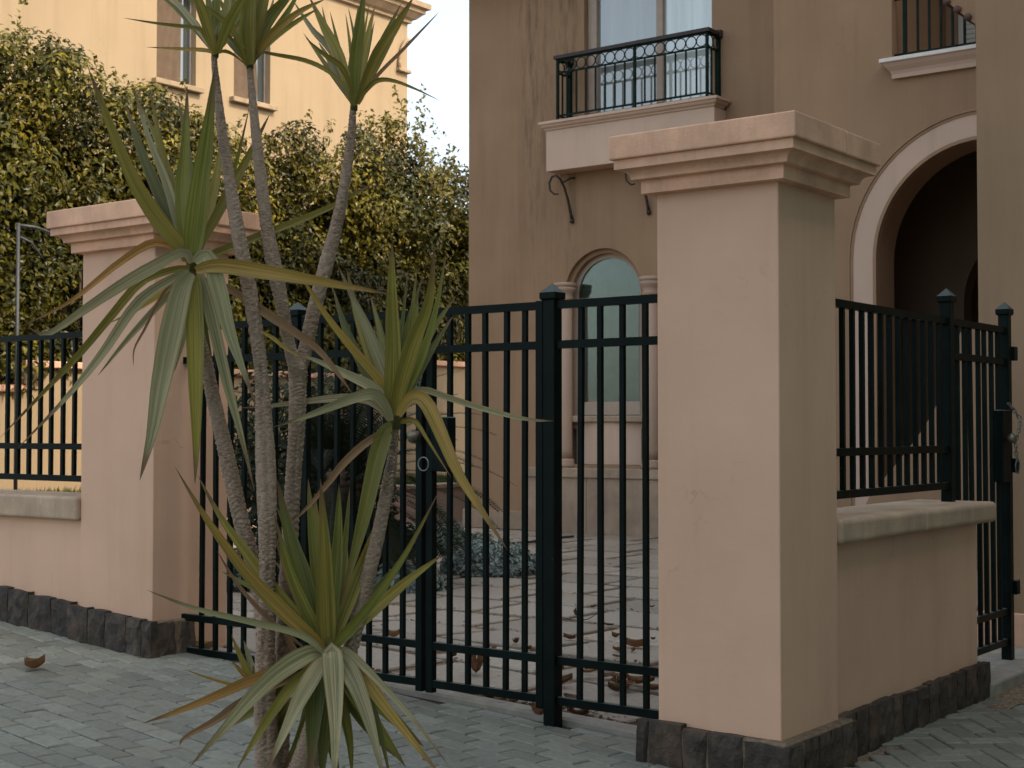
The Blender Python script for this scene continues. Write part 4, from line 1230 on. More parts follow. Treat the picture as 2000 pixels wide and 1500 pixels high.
# ------------------------------------------------------------------ cycad in the courtyard
cb = Vector((-7.15, 4.75, 0.0))
cyc = thing('cycad', 'dark feathery cycad palm behind the left gate leaf', 'palm', cb)
bm = bmesh.new()
add_tube(bm, [cb + Vector((0, 0, z)) for z in (0, 0.2, 0.4, 0.6, 0.8, 1.0, 1.12)], [0.24, 0.22, 0.21, 0.2, 0.2, 0.19, 0.10], 14)
for v in bm.verts: v.co += Vector((noise.noise(v.co * 9), noise.noise(v.co * 9 + Vector((5, 0, 0))), 0)) * 0.04
bm_obj(bm, 'trunk', M['bark'], cyc)
for k in range(120):
    az = k * 2.39996 + rnd.uniform(-0.2, 0.2)
    el = R(78) - (k / 120) ** 0.85 * R(132)
    L_ = rnd.uniform(1.3, 1.9)
    p0 = cb + Vector((0.1 * math.cos(az), 0.1 * math.sin(az), 1.1 - 0.004 * k))
    hd = Vector((math.cos(az), math.sin(az), 0))
    pts = [p0]; e = el; n = 12
    for i in range(n):
        pts.append(pts[-1] + (hd * math.cos(e) + Vector((0, 0, math.sin(e)))) * (L_ / n)); e -= R(5.5)
    V, F, C_ = [], [], []
    dead = k > 112
    for i in range(n):
        a, b = pts[i], pts[i + 1]
        t_ = (b - a).normalized(); s_ = t_.cross(Vector((0, 0, 1)))
        if s_.length < 1e-3: s_ = Vector((1, 0, 0))
        s_.normalize(); u_ = s_.cross(t_)
        j = len(V)                                      # rachis
        V += [a - s_ * 0.007, a + s_ * 0.007, b + s_ * 0.006, b - s_ * 0.006]; F.append((j, j + 1, j + 2, j + 3))
        C_ += [(0.03, 0.026, 0.012, 1)] * 4
        for sub in range(5):
            f = (i + sub / 5) / n
            if f < 0.08: continue
            p = a.lerp(b, sub / 5)
            ll = 0.19 * math.sin(math.pi * min(1, f * 0.86 + 0.14)) ** 0.6 + 0.02
            for sg in (-1, 1):
                d = (s_ * sg * 0.85 + t_ * 0.55 + u_ * 0.28).normalized()
                wv = (t_ * 0.8 - s_ * sg * 0.4).normalized() * 0.0085
                tip = p + d * ll - Vector((0, 0, ll * 0.15))
                j = len(V); V += [p - wv, p + wv, tip]; F.append((j, j + 1, j + 2))
                g = rnd.uniform(0.6, 1.2)
                C_ += [((0.12 * g, 0.075 * g, 0.035 * g, 1) if dead else (0.014 * g, 0.019 * g, 0.009 * g, 1))] * 3
    mk('frond', V, F, M['cycad'], cyc, False, None, C_)

# ------------------------------------------------------------------ silver ground shrubs in the courtyard
def shrub(label, c, rx, ry, h, n, tone):
    t = thing('silver_shrub' if tone[0] > 0.1 else 'dark_shrub', label, 'shrub', c, 'low shrubs on the courtyard')
    V, F, C_ = [], [], []
    for k in range(n):
        a = rnd.uniform(0, 6.283); r = math.sqrt(rnd.random())
        zz = h * math.sqrt(max(0, 1 - r * r)) * rnd.uniform(0.45, 1.05)
        p = Vector(c) + Vector((rx * r * math.cos(a), ry * r * math.sin(a), 0.01 + zz * (0.8 + 0.5 * noise.noise(Vector((a * 2, r * 4, c[0]))))))
        n_ = Vector((r * math.cos(a) + rnd.gauss(0, .5), r * math.sin(a) + rnd.gauss(0, .5), 0.7 + rnd.gauss(0, .4)))
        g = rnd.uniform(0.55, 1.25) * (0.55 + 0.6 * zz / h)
        leaf_card(V, F, C_, p, n_, rnd.uniform(0.04, 0.075) if h < 1 else rnd.uniform(0.07, 0.12), (tone[0] * g, tone[1] * g, tone[2] * g, 1), 0.5, 0.7)
    mk('leaves', V, F, M['silver'], t, False, None, C_)
    for k in range(6):
        a = rnd.uniform(0, 6.283)
        q = Vector(c)
        tube('stem', [q, q + Vector((rx * 0.4 * math.cos(a), ry * 0.4 * math.sin(a), h * 0.35)), q + Vector((rx * 0.8 * math.cos(a), ry * 0.8 * math.sin(a), h * 0.5))], [0.014, 0.010, 0.006], M['bark'], t, 6)
SV = (0.31, 0.365, 0.33)
def yz(px, py):
    p = onZ(px, py, 0.0); return (p.x, p.y, 0.0)
shrub('silver leaved shrub low on the slabs left of the gate centre', yz(790, 1150), 0.42, 0.34, 0.23, 1900, SV)
shrub('silver leaved shrub spilling over the slabs beside the gate post', yz(960, 1118), 0.55, 0.50, 0.36, 3200, SV)
shrub('grey green shrub behind the silver ones with darker leaves', yz(860, 1078), 0.75, 0.55, 0.36, 2800, (0.15, 0.19, 0.15))
shrub('dark green low shrub under the cycad fronds', yz(765, 1085), 0.55, 0.5, 0.42, 2200, (0.035, 0.048, 0.030))
ds = atD(575, 900, 17.0)
shrub('dense dark bush filling the yard behind the yucca trunks', (ds.x, ds.y, 0.0), 1.35, 1.0, 2.5, 5200, (0.022, 0.030, 0.014))
shrub('small silver sprig shrub near the left pillar', yz(462, 1150), 0.30, 0.30, 0.28, 800, (0.20, 0.28, 0.27))
hp = [yz(880, 1058), yz(930, 1062), yz(980, 1066), yz(1030, 1064), yz(1075, 1056), yz(1120, 1052)]
tag(tube('garden_hose', [Vector(p) + Vector((0, 0, 0.03)) for p in hp], 0.016, M['hose'], None, 8), 'black garden hose lying on the slabs behind the gate post', 'hose')

# ------------------------------------------------------------------ yucca
GREEN, OLIVE, SKYPALE, YEL, BROWN, ORANGE, DEEP = (0.135, 0.140, 0.026), (0.190, 0.165, 0.032), (0.250, 0.232, 0.125), (0.29, 0.205, 0.045), (0.25, 0.140, 0.075), (0.33, 0.17, 0.05), (0.080, 0.090, 0.020)  # the pale tone has sky reflection lightened into the leaf colour
YD = 5.4
yb = atD(528, 1645, YD); yb.z = walkz(yb.x)
yuc = thing('yucca', 'tall multi-stemmed yucca with strap leaf rosettes in front of the gate', 'tree', yb)
def smooth_path(P, n):
    """Catmull-Rom through P, n samples"""
    out = []
    m = len(P) - 1
    for k in range(n + 1):
        f = k / n * m; i = min(int(f), m - 1); t_ = f - i
        p0, p1, p2, p3 = P[max(i - 1, 0)], P[i], P[i + 1], P[min(i + 2, m)]
        out.append([0.5 * ((2 * b) + (-a + c) * t_ + (2 * a - 5 * b + 4 * c - d) * t_ ** 2 + (-a + 3 * b - 3 * c + d) * t_ ** 3) for a, b, c, d in zip(p0, p1, p2, p3)])
    return out
def trunk(pts, seed, rough=1.0, crack=None):
    """pts: (px, py, width px, depth)"""
    Q = []
    for px, py, wd, dp in pts:
        p = atD(px, py, dp); Q.append([p.x, p.y, p.z, wd * 0.465 * dp / FPX])
    ln = sum((Vector(a[:3]) - Vector(b[:3])).length for a, b in zip(Q, Q[1:]))
    n = int(ln / 0.0048)
    S_ = smooth_path(Q, n)
    nr = 30
    V, F = [], []
    up_ = None
    for i, (x, y, z, r) in enumerate(S_):
        p = Vector((x, y, z))
        a = Vector(S_[max(i - 1, 0)][:3]); b = Vector(S_[min(i + 1, n)][:3]); t_ = (b - a).normalized()
        s_ = t_.cross(Vector((0.3, 1, 0))).normalized(); u_ = t_.cross(s_)
        for k in range(nr):
            q = 2 * math.pi * k / nr
            ph = i * 0.0048 / 0.0180
            d = s_ * math.cos(q) + u_ * math.sin(q)
            wob = noise.noise(Vector((d.x * 1.5 + seed, d.y * 1.5, i * 0.05))) * 2.0 + noise.noise(Vector((d.x * 3 + seed, d.y * 3, i * 0.02))) * 0.8
            rid = (abs(((ph + wob) % 1.0) - 0.5) * 2.0) ** 0.6           # leaf-scar rings
            big = noise.noise(Vector((d.x * 0.9 + seed * 2, d.y * 0.9, i * 0.012)))
            fn = noise.noise(Vector((d.x * 4 + seed * 2, d.y * 4, i * 0.25)))
            amp = 0.25 + 0.75 * min(1, max(0, 0.55 + 1.3 * noise.noise(Vector((seed * 5, d.x * 0.7, i * 0.011)))))
            cut = 0.0
            if crack and crack[0] < i / n < crack[1]:
                tc = (CAM - p); tc.z = 0; tc.normalize()
                off = 0.25 + 0.45 * noise.noise(Vector((seed, 0, i * 0.012))) + 0.12 * noise.noise(Vector((seed, 4, i * 0.07)))
                da = math.atan2(d.dot(RT), d.dot(tc)) - off
                cut = 0.011 * math.exp(-(da / 0.16) ** 2) * min(1, max(0, 0.6 + 1.5 * noise.noise(Vector((seed, 9, i * 0.02)))))
            V.append(p + d * (r * (1.0 + 0.12 * big + rough * 0.06 * fn) - rough * 0.0078 * amp * (1 - rid) - cut))
    for i in range(n):
        for k in range(nr):
            F.append((i * nr + k, i * nr + (k + 1) % nr, (i + 1) * nr + (k + 1) % nr, (i + 1) * nr + k))
    F.append(tuple(range(nr))[::-1]); F.append(tuple(n * nr + k for k in range(nr)))
    return mk('trunk', V, F, M['trunk'], yuc, True)
D = YD
trunk([(419, 104, 15, D), (419, 130, 15, D), (430, 230, 23, D), (451, 368, 27, D), (466, 460, 32, D), (488, 575, 33, D), (505, 685, 30, D), (511, 745, 31, D), (515, 810, 36, D), (519, 900, 42, D), (522, 1000, 40, D), (522, 1100, 36, D), (521, 1190, 36, D), (517, 1270, 42, D), (517, 1380, 46, D), (520, 1480, 50, D), (526, 1580, 60, D), (528, 1652, 72, D)], 1, 1.0, (0.38, 0.95))
trunk([(487, 112, 13, D + .1), (488, 133, 14, D + .1), (494, 207, 19, D + .1), (506, 322, 25, D + .1), (520, 437, 28, D + .1), (535, 520, 33, D + .1), (550, 590, 29, D + .1), (560, 650, 27, D + .12), (571, 700, 30, D + .14), (580, 722, 42, D + .15), (581, 760, 38, D + .15), (579, 846, 36, D + .16), (573, 930, 35, D + .17), (567, 1040, 36, D + .18), (558, 1180, 38, D + .18), (550, 1330, 42, D + .15), (545, 1480, 46, D + .10), (540, 1640, 60, D + .05)], 2, 1.0, (0.45, 0.75))
trunk([(690, 205, 13, D + .2), (689, 220, 15, D + .2), (685, 276, 20, D + .2), (672, 368, 25, D + .2), (658, 437, 28, D + .2), (636, 520, 32, D + .2), (612, 612, 31, D + .19), (600, 668, 30, D + .18), (592, 702, 32, D + .17), (582, 728, 34, D + .155), (580, 760, 30, D + .15)], 3)
trunk([(374, 505, 24, D + .05), (378, 560, 22, D + .05), (388, 640, 22, D + .06), (402, 705, 26, D + .07), (414, 768, 30, D + .08), (432, 846, 32, D + .09), (450, 924, 35, D + .1), (472, 1020, 35, D + .11), (494, 1100, 36, D + .11), (512, 1200, 36, D + .1), (524, 1330, 36, D + .08), (530, 1480, 40, D + .06), (532, 1630, 48, D + .04)], 4, 1.3)
trunk([(769, 820, 22, D + .1), (770, 845, 20, D + .1), (766, 900, 24, D + .1), (760, 935, 29, D + .1), (740, 1040, 30, D + .1), (716, 1140, 32, D + .1), (692, 1240, 33, D + .1), (662, 1340, 36, D + .1), (622, 1450, 38, D + .08), (575, 1570, 42, D + .04), (545, 1640, 50, D + .02)], 5, 1.3)
trunk([(643, 1255, 34, D - .05), (640, 1300, 34, D - .05), (622, 1380, 38, D - .05), (594, 1470, 42, D - .04), (560, 1570, 46, D - .02), (540, 1645, 54, D)], 6, 1.3)
def strap(parent, pts, wpx, col, d0, d1, twist=0.0, fold=0.22, dead=False, wp=0.35, droop=0.0, tipdry=1.0):
    """strap leaf through photo points pts (base to tip); depth runs d0 -> d1 from base to tip"""
    ln = [0.0]
    for a, b in zip(pts, pts[1:]): ln.append(ln[-1] + math.hypot(a[0] - b[0], a[1] - b[1]))
    Q = []
    for (px, py), l in zip(pts, ln):
        f = l / ln[-1]
        p = atD(px, py, d0 + (d1 - d0) * f)
        Q.append([p.x, p.y, p.z])
    n = 16
    S_ = [Vector(q) for q in smooth_path(Q, n)]
    V, F, UV = [], [], []
    wm = wpx * 0.465 * (d0 + d1) * 0.5 / FPX
    tap = 2.5 if ln[-1] / wpx > 22 else 1.55
    tw0 = twist + rnd.uniform(-0.25, 0.25)
    ph = rnd.uniform(0, 6.28)
    for i, p in enumerate(S_):
        f = i / n
        t_ = (S_[min(i + 1, n)] - S_[max(i - 1, 0)]).normalized()
        v_ = (p - CAM).normalized()
        s_ = t_.cross(v_)
        if s_.length < 0.05: s_ = t_.cross(Vector((0, 0, 1)))
        s_.normalize(); nrm = s_.cross(t_)              # points to the photographer's side
        if nrm.dot(v_) > 0: nrm = -nrm
        tw = tw0 * (0.3 + 0.7 * f) + 0.12 * math.sin(f * 5 + ph)
        a_ = s_ * math.cos(tw) + nrm * math.sin(tw); b_ = nrm * math.cos(tw) - s_ * math.sin(tw)
        g = (0.50 + 0.50 * min(1, f / wp) ** 0.8) if f < wp else max(0.0, 1 - ((f - wp) / (1 - wp)) ** tap)
        if f < 0.06: g *= 0.9
        hw = wm * max(g, 0.015) / max(0.75, math.cos(tw))
        wv = hw * 0.10 * math.sin(f * 17 + ph)
        for q, u in ((-1, 0.0), (-0.55, 0.225), (0, 0.5), (0.55, 0.775), (1, 1.0)):
            lift = (abs(q) - 0.5) * fold * hw * 1.3 + (wv if q > 0 else -wv) * abs(q)
            V.append(p + a_ * (q * hw) + b_ * lift)
            UV.append((u, f))
    for i in range(n):
        for k in range(4): F.append((i * 5 + k, i * 5 + k + 1, (i + 1) * 5 + k + 1, (i + 1) * 5 + k))
    o = mk('leaf', V, F, M['dry'] if dead else M['leaf'], parent, True, UV)
    k = rnd.uniform(0.86, 1.16)
    o.color = (col[0] * k, col[1] * k * rnd.uniform(0.96, 1.04), col[2] * k, 1)
    return o
def rosette(px, py, wd, dp, dy):
    """leafy crown: a short sheathed neck that carries the leaves"""
    a = [atD(px + dy[0] * f, py + dy[1] * f, dp) for f in (0, .35, .7, 1)]
    r = wd * 0.5 * dp / FPX
    bm = bmesh.new(); add_tube(bm, a, [r, r * 0.95, r * 0.6, r * 0.15], 12)
    o = bm_obj(bm, 'leaf_crown', M['leaf'], yuc, True)
    o.data.uv_layers.new(name='UVMap')
    o.color = (0.11, 0.11, 0.03, 1)
    return o
LV = []
r1 = rosette(420, 112, 14, D, (3, -60))
for a in [
 ([(419, 108), (398, 66), (382, 55), (310, 46), (241, 35)], 11, OLIVE, 0.0, -0.1), ([(416, 104), (400, 98), (345, 95), (286, 92)], 9, YEL, 0, 0.1),
 ([(418, 105), (385, 52), (345, 5), (318, -25)], 15, SKYPALE, 0.02, 0.15), ([(420, 106), (402, 42), (384, -8), (366, -55)], 24, OLIVE, -0.02, -0.1),
 ([(423, 106), (421, 40), (424, -20), (430, -80)], 20, GREEN, 0, 0.1), ([(424, 104), (446, 46), (472, 0), (498, -44)], 22, OLIVE, -0.03, -0.15),
 ([(427, 103), (440, 100), (458, 108), (480, 127)], 8, OLIVE, 0, 0.1), ([(421, 104), (410, 30), (402, -30)], 16, DEEP, 0.05, 0.2), ([(424, 104), (436, 30), (452, -40)], 14, GREEN, 0.05, 0.2),
 ([(478, 95), (445, 48), (400, 14), (355, -6)], 12, OLIVE, 0.05, 0.0)]:
    strap(r1, a[0], a[1], a[2], D + a[3], D + a[4])
r2 = rosette(488, 134, 15, D + .1, (2, -64))
for a in [
 ([(488, 126), (484, 62), (487, 0), (490, -70)], 36, OLIVE, -0.03, -0.1), ([(491, 124), (520, 46), (556, 0), (590, -36)], 26, GREEN, 0, 0.1),
 ([(490, 120), (505, 42), (522, -30), (530, -70)], 26, OLIVE, -0.02, 0.0), ([(495, 116), (528, 70), (580, 26), (636, -2)], 19, YEL, 0, -0.15),
 ([(498, 112), (548, 64), (592, 34), (620, 18)], 12, OLIVE, 0, 0.12), ([(484, 124), (468, 62), (454, 0), (444, -40)], 24, GREEN, 0.02, 0.15),
 ([(482, 128), (466, 92), (443, 66)], 13, OLIVE, -0.03, -0.12), ([(487, 124), (474, 40), (470, -30)], 22, DEEP, 0.05, 0.2), ([(486, 126), (460, 66), (425, 20), (400, -10)], 14, SKYPALE, 0.04, 0.2),
 ([(489, 124), (498, 30), (506, -50)], 20, DEEP, 0.05, 0.2)]:
    strap(r2, a[0], a[1], a[2], D + .1 + a[3], D + .1 + a[4])
r3 = rosette(691, 216, 15, D + .2, (3, -66))
for a in [
 ([(692, 206), (695, 110), (704, 40), (713, -30)], 26, GREEN, -0.02, -0.05), ([(695, 200), (706, 100), (721, 8)], 9, OLIVE, 0.05, 0.2), ([(696, 198), (714, 92), (732, 12)], 16, OLIVE, 0.03, 0.15),
 ([(697, 203), (735, 112), (774, 50), (808, -6)], 27, OLIVE, -0.03, -0.2), ([(699, 196), (738, 98), (784, 6)], 15, GREEN, 0.05, 0.15), ([(700, 202), (735, 150), (790, 94), (859, 22)], 8, BROWN, 0, -0.1),
 ([(698, 196), (712, 180), (735, 158), (766, 157), (810, 173), (860, 197)], 11, OLIVE, -0.02, -0.25), ([(690, 203), (662, 112), (632, 50), (604, -6)], 25, OLIVE, 0, 0.1),
 ([(688, 203), (652, 106), (610, 58), (573, 2)], 17, SKYPALE, 0.04, 0.2), ([(690, 180), (668, 132), (630, 104), (597, 74)], 13, OLIVE, -0.03, -0.15), ([(688, 200), (660, 152), (640, 112), (622, 82)], 15, SKYPALE, 0, 0.1),
 ([(690, 196), (686, 110), (675, 26)], 9, OLIVE, 0.05, 0.2), ([(684, 178), (642, 140), (596, 118), (530, 105), (471, 92)], 10, OLIVE, 0, 0.05), ([(691, 200), (686, 150), (692, 80), (700, 10)], 16, DEEP, 0.05, 0.2)]:
    strap(r3, a[0], a[1], a[2], D + .2 + a[3], D + .2 + a[4])
r4 = rosette(375, 528, 24, D + .02, (0, -70))
for a in [
 ([(366, 510), (356, 486), (304, 422), (256, 342), (208, 226), (172, 132)], 36, OLIVE, -0.02, -0.20), ([(366, 500), (352, 452), (326, 360), (288, 262), (258, 158)], 21, SKYPALE, 0.03, 0.18),
 ([(370, 500), (355, 450), (333, 360), (310, 264), (290, 158)], 19, OLIVE, 0.05, 0.25), ([(370, 505), (365, 470), (357, 376), (362, 280), (366, 168)], 36, GREEN, 0.02, 0.10),
 ([(374, 508), (378, 470), (391, 360), (407, 248), (420, 130)], 46, GREEN, -0.05, -0.15), ([(383, 500), (392, 480), (428, 406), (459, 326), (488, 205)], 16, GREEN, 0.05, 0.2),
 ([(384, 510), (409, 499), (506, 461), (644, 405), (738, 352)], 17, OLIVE, 0.05, 0.25), ([(382, 528), (428, 519), (529, 533), (644, 553), (766, 575)], 34, YEL, -0.10, -0.15),
 ([(372, 518), (350, 488), (299, 474), (230, 515), (138, 588), (36, 640)], 19, ORANGE, 0.0, -0.2), ([(374, 514), (358, 492), (299, 521), (230, 561), (161, 607), (92, 652), (52, 636)], 27, SKYPALE, -0.06, -0.35),
 ([(370, 524), (340, 526), (276, 550), (221, 612), (161, 684), (100, 750), (0, 855)], 18, OLIVE, -0.02, -0.25), ([(370, 530), (331, 547), (266, 594), (200, 690), (130, 776), (36, 874)], 23, SKYPALE, -0.05, -0.30),
 ([(368, 530), (345, 545), (318, 574), (284, 640), (262, 682), (261, 716)], 6, BROWN, 0, -0.1), ([(372, 532), (354, 564), (332, 660), (312, 760), (296, 850), (273, 938)], 50, SKYPALE, -0.08, -0.22),
 ([(380, 540), (380, 580), (381, 660), (382, 760), (383, 860), (381, 945)], 38, OLIVE, -0.06, -0.12), ([(380, 512), (404, 498), (426, 560), (446, 640), (468, 705), (500, 790)], 36, SKYPALE, -0.08, -0.15),
 ([(390, 532), (400, 566), (416, 630), (444, 750), (470, 846), (497, 958)], 27, SKYPALE, -0.04, -0.05), ([(376, 540), (370, 570), (366, 640), (370, 700)], 12, YEL, 0.0, 0.05)]:
    strap(r4, a[0], a[1], a[2], D + a[3], D + a[4])
strap(r4, [(392, 545), (445, 562), (510, 604), (588, 656), (627, 687), (666, 737), (689, 770)], 20, BROWN, D + .05, D - .12, 0.3, 0.4, True)
strap(r4, [(512, 648), (536, 662), (560, 682), (600, 705)], 9, YEL, D - .02, D - .1, 0, 0.3, True)
r5 = rosette(769, 838, 26, D + .1, (2, -80))
for a in [
 ([(768, 812), (766, 780), (768, 680), (765, 560), (766, 470)], 36, OLIVE, -0.05, -0.10), ([(772, 812), (781, 756), (809, 664), (838, 586), (848, 482)], 36, OLIVE, -0.07, -0.2),
 ([(776, 806), (792, 768), (826, 690), (852, 600), (873, 486)], 20, GREEN, 0.02, 0.1), ([(772, 806), (780, 775), (796, 690), (806, 600), (815, 518)], 17, GREEN, 0.06, 0.2), ([(770, 800), (778, 720), (786, 630), (797, 525)], 13, DEEP, 0.08, 0.25),
 ([(762, 812), (760, 775), (739, 739), (692, 685), (640, 620), (601, 560), (578, 526)], 19, YEL, -0.02, -0.15), ([(764, 806), (757, 745), (739, 698), (715, 638), (690, 584), (660, 518)], 28, SKYPALE, 0.02, 0.12),
 ([(762, 800), (757, 700), (754, 598)], 7, OLIVE, 0.05, 0.15), ([(764, 814), (756, 788), (731, 758), (679, 732), (627, 708), (576, 688)], 24, SKYPALE, -0.05, -0.05),
 ([(764, 822), (754, 794), (731, 770), (692, 777), (640, 797), (588, 817), (534, 834)], 25, SKYPALE, -0.08, -0.25), ([(764, 826), (749, 804), (718, 781), (666, 777), (596, 784), (526, 793), (466, 797)], 19, SKYPALE, 0.02, 0.1),
 ([(780, 806), (796, 774), (827, 761), (874, 776), (950, 800), (1030, 819), (1082, 822)], 14, SKYPALE, 0.0, 0.0), ([(778, 812), (800, 778), (830, 784), (861, 846), (895, 924), (948, 1008), (991, 1074)], 32, YEL, -0.10, -0.3),
 ([(776, 826), (790, 822), (811, 824), (835, 859), (882, 934)], 13, OLIVE, 0.0, -0.05), ([(766, 836), (754, 842), (737, 892), (713, 1000), (690, 1090), (664, 1190)], 38, GREEN, -0.06, -0.12)]:
    strap(r5, a[0], a[1], a[2], D + .1 + a[3], D + .1 + a[4])
strap(r5, [(762, 838), (744, 847), (705, 873), (666, 911), (640, 945), (594, 998), (566, 1022)], 18, BROWN, D + .05, D - .05, 0.4, 0.5, True)
r6 = rosette(643, 1285, 40, D - .06, (0, -90))
for a in [
 ([(634, 1268), (620, 1140), (608, 1020), (602, 934)], 24, GREEN, 0.03, 0.15), ([(640, 1275), (637, 1240), (634, 1140), (632, 1040), (626, 936)], 42, OLIVE, -0.07, -0.12), ([(648, 1265), (654, 1140), (660, 1040), (662, 944)], 28, GREEN, 0.02, 0.1),
 ([(650, 1262), (664, 1140), (676, 1040), (683, 952)], 17, GREEN, 0.05, 0.2), ([(632, 1268), (618, 1236), (588, 1122), (560, 1022), (541, 936)], 42, DEEP, -0.02, 0.05), ([(632, 1270), (612, 1222), (568, 1120), (534, 1000)], 24, GREEN, -0.06, -0.1),
 ([(630, 1276), (618, 1254), (560, 1200), (508, 1148), (460, 1092), (400, 1008), (342, 912)], 32, YEL, -0.10, -0.25), ([(630, 1272), (622, 1250), (552, 1172), (488, 1088), (432, 1012), (386, 928)], 28, OLIVE, 0.0, 0.05),
 ([(632, 1286), (624, 1266), (580, 1237), (480, 1212), (380, 1188), (286, 1152)], 15, SKYPALE, -0.12, -0.35), ([(652, 1276), (660, 1255), (690, 1222), (740, 1160), (800, 1068), (858, 958)], 24, GREEN, -0.08, -0.2),
 ([(645, 1282), (648, 1274), (652, 1340), (655, 1420), (652, 1545)], 46, SKYPALE, -0.15, -0.35), ([(638, 1290), (622, 1302), (588, 1360), (560, 1420), (518, 1512)], 38, SKYPALE, -0.13, -0.35),
 ([(636, 1284), (612, 1273), (560, 1300), (504, 1348), (440, 1420), (370, 1498)], 42, SKYPALE, -0.11, -0.4), ([(634, 1296), (584, 1324), (540, 1380), (500, 1440), (460, 1508)], 24, OLIVE, -0.09, -0.3),
 ([(642, 1292), (618, 1322), (612, 1400), (606, 1530)], 52, DEEP, -0.09, -0.2), ([(652, 1286), (668, 1290), (696, 1340), (724, 1420), (752, 1530)], 42, SKYPALE, -0.12, -0.35),
 ([(654, 1280), (666, 1270), (692, 1284), (752, 1344), (820, 1420), (876, 1496)], 19, SKYPALE, -0.10, -0.3), ([(656, 1290), (694, 1300), (740, 1364), (800, 1440), (866, 1520)], 28, YEL, -0.10, -0.25), ([(654, 1296), (690, 1320), (716, 1360), (742, 1430), (764, 1530)], 24, DEEP, -0.06, -0.15),
 ([(646, 1296), (640, 1360), (632, 1440), (628, 1540)], 40, DEEP, -0.05, -0.1)]:
    strap(r6, a[0], a[1], a[2], D - .02 + a[3], D - .02 + a[4])
strap(r6, [(630, 1292), (590, 1296), (492, 1328), (420, 1360), (340, 1392), (278, 1413)], 24, ORANGE, D - .06, D - .3, 0.2, 0.3, True)
strap(r6, [(630, 1300), (520, 1346), (460, 1380), (420, 1408), (362, 1440), (351, 1456)], 20, BROWN, D - .03, D - .25, 0.2, 0.5, True)
strap(r6, [(590, 1262), (540, 1222), (504, 1188), (460, 1136), (424, 1076)], 10, BROWN, D - .02, D - .06, 0.2, 0.5, True)
strap(r6, [(604, 1300), (575, 1270), (556, 1236), (545, 1215)], 14, BROWN, D + .02, D + .0, 0.2, 0.5, True)
r7 = rosette(494, 1330, 16, D + .10, (0, -30))
for a in [([(490, 1326), (474, 1292), (452, 1240)], 14, OLIVE, 0, 0), ([(494, 1326), (488, 1292), (476, 1250)], 15, SKYPALE, 0, 0.05), ([(488, 1330), (470, 1310), (452, 1290)], 10, YEL, 0, -0.1), ([(486, 1340), (448, 1336), (400, 1322), (360, 1307)], 7, YEL, 0, -0.1)]:
    strap(r7, a[0], a[1], a[2], D + .1 + a[3], D + .1 + a[4])

# inner leaves that fill the crowns
def fill(par, px, py, dp, n, a0, a1, l0, l1, wd, dz, tones):
    for k in range(n):
        a = R(a0 + (a1 - a0) * (k + rnd.uniform(0.1, 0.9)) / n)
        ln = rnd.uniform(l0, l1); bend = rnd.uniform(-0.12, 0.12)
        p = [(px, py)]
        for f in (0.35, 0.7, 1.0):
            b = a + bend * f * f
            p.append((px + math.cos(b) * ln * f, py - math.sin(b) * ln * f))
        strap(par, p, wd * rnd.uniform(0.7, 1.15), rnd.choice(tones), dp + rnd.uniform(0.0, 0.06), dp + dz * rnd.uniform(0.4, 1.2))
fill(r1, 420, 106, D, 6, 50, 130, 120, 190, 14, 0.3, [OLIVE, GREEN, DEEP])
fill(r2, 488, 126, D + .1, 6, 45, 135, 130, 200, 16, 0.3, [OLIVE, GREEN, DEEP])
fill(r3, 691, 206, D + .2, 7, 50, 130, 140, 215, 13, 0.3, [OLIVE, GREEN, DEEP])
fill(r4, 374, 510, D, 7, 58, 128, 240, 350, 24, 0.35, [GREEN, DEEP, OLIVE])
fill(r5, 769, 816, D + .1, 8, 55, 125, 200, 310, 22, 0.35, [GREEN, DEEP, OLIVE])
fill(r6, 643, 1272, D - .02, 10, 42, 138, 210, 320, 28, 0.35, [GREEN, DEEP, OLIVE])
fill(r6, 643, 1284, D - .02, 9, 215, 325, 200, 270, 34, 0.1, [DEEP, GREEN, SKYPALE])
fill(r4, 376, 528, D, 4, 200, 290, 180, 300, 16, 0.2, [SKYPALE, DEEP, YEL])

# ------------------------------------------------------------------ fallen leaves, twig
def dry_leaf(p, size, rot, curl, col, label, group=None):
    n, m = 6, 2
    V, F, UV = [], [], []
    tl = rnd.uniform(-0.3, 0.3)
    for i in range(n + 1):
        f = i / n
        wd = math.sin(math.pi * min(1, f * 0.92 + 0.06)) ** 0.8 * 0.30 * size
        for k, q in enumerate((-1, -0.5, 0, 0.5, 1)):
            x = (f - 0.5) * size; y = q * wd
            z = curl * size * (q * q * 0.45 + (f - 0.4) ** 2 * 0.9) + 0.01 * size * math.sin(f * 9 + q * 4) + tl * q * wd * 0.5
            V.append(Vector((x, y, z))); UV.append((0.5 + q / 2, f * 0.8))
    for i in range(n):
        for k in range(4): F.append((i * 5 + k, i * 5 + k + 1, (i + 1) * 5 + k + 1, (i + 1) * 5 + k))
    zm = min(v.z for v in V)
    mt = Matrix.Translation(Vector(p) - Vector((0, 0, zm - 0.002))) @ Matrix.Rotation(rot, 4, 'Z')
    o = mk('fallen_leaf', [mt @ v for v in V], F, M['dry'], None, True, UV)
    o.color = (*col, 1)
    return tag(o, label, 'leaf', group)
DR = [(0.17, 0.075, 0.035), (0.12, 0.055, 0.028), (0.22, 0.12, 0.055), (0.09, 0.045, 0.025)]
def on_walk(px, py):
    z = 0.1
    for _ in range(6):
        p = onZ(px, py, z); z = walkz(p.x)
    return Vector((p.x, p.y, z + 0.006))
dry_leaf(on_walk(68, 1308), 0.12, 0.5, 0.9, (0.20, 0.095, 0.04), 'single curled brown leaf alone on the pavers at left')
dry_leaf(on_walk(395, 1272), 0.17, 0.35, 0.5, (0.30, 0.17, 0.08), 'tan leaf lying at the foot of the left pillar')
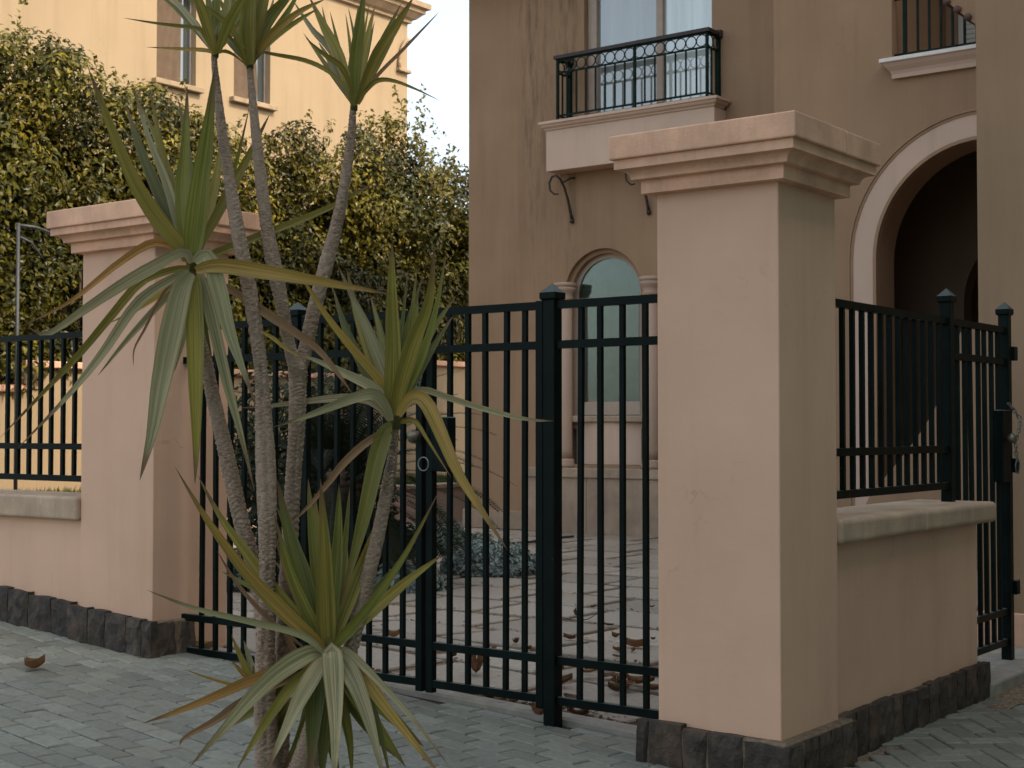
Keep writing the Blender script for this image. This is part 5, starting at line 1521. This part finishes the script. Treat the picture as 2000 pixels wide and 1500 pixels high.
dry_leaf(on_walk(1052, 1402), 0.13, -0.7, 0.9, (0.20, 0.085, 0.04), 'curled reddish leaf in front of the gate post')
def on_yard(px, py):
    z = 0.03
    for _ in range(8):
        p = onZ(px, py, z); z = yardz(p.x, p.y)
    return Vector((p.x, p.y, z + 0.012))
dry_leaf(on_yard(1245, 1268), 0.17, 0.2, 0.6, (0.24, 0.11, 0.06), 'pinkish brown leaf on the slabs beside the near pillar')
dry_leaf(on_yard(930, 1318), 0.16, 2.2, 1.1, (0.16, 0.07, 0.035), 'rolled brown leaf just behind the right gate leaf')
for k in range(26):
    p = on_yard(rnd.uniform(1095, 1290), rnd.gauss(1338, 20))
    p.z += abs(rnd.gauss(0, 0.015))
    dry_leaf(p, rnd.uniform(0.06, 0.13), rnd.uniform(0, 6.3), rnd.uniform(0.1, 0.8), rnd.choice(DR), 'dry brown leaf in the heap behind the fixed panel', 'heaped leaves beside the near pillar')
for k in range(60):
    x = rnd.uniform(-3.0, -1.35)
    p = Vector((x, rnd.gauss(0.50, 0.05), yardz(x, 0.5) + abs(rnd.gauss(0, 0.012))))
    dry_leaf(p, rnd.uniform(0.04, 0.10), rnd.uniform(0, 6.3), rnd.uniform(0.1, 0.8), rnd.choice(DR), 'small dry leaf drifted along the foot of the gate', 'leaves along the gate')
for k in range(26):
    p = on_yard(rnd.uniform(760, 1290), rnd.uniform(1180, 1310))
    dry_leaf(p, rnd.uniform(0.04, 0.09), rnd.uniform(0, 6.3), rnd.uniform(0.3, 1.0), rnd.choice(DR), 'small dry leaf scattered on the courtyard slabs', 'leaves scattered over the courtyard')
# crumbs of leaf litter
V, F, C_ = [], [], []
for k in range(1500):
    if k < 900:
        x = rnd.uniform(-3.4, -0.7); y = rnd.gauss(0.52, 0.07); z = yardz(x, y) + 0.004
    else:
        x = rnd.uniform(-7, -0.6); y = 0.92 + (rnd.randrange(0, 7) + 0.5) * 0.80 + rnd.gauss(0, 0.05); z = yardz(x, y) + 0.004
    g = rnd.uniform(0.5, 1.5)
    leaf_card(V, F, C_, Vector((x, y, z)), Vector((rnd.gauss(0, .3), rnd.gauss(0, .3), 1)), rnd.uniform(0.015, 0.045), (0.13 * g, 0.075 * g, 0.035 * g, 1))
tag(mk('leaf_litter', V, F, M['silver'], None, False, None, C_), 'fine brown leaf litter along the gate foot', 'leaf litter', kind='stuff')
q = on_yard(1122, 1214)
tw = thing('twig', 'thin forked twig lying on the courtyard slabs', 'twig', q)
ex, ey = Vector((0.79, 0.6, 0)), Vector((-0.6, 0.79, 0))
tube('branch', [q + ex * -0.14 + ey * 0.05 + Vector((0, 0, .03)), q + ex * -0.02, q + ex * 0.10 + Vector((0, 0, .004)), q + ex * 0.2 + ey * 0.06 + Vector((0, 0, .05))], [0.003, 0.005, 0.004, 0.003], M['bark'], tw, 6)
tube('branch', [q + ex * -0.02, q + ex * -0.09 + Vector((0, 0, .004)), q + ex * -0.2 - ey * 0.02], [0.004, 0.004, 0.002], M['bark'], tw, 6)
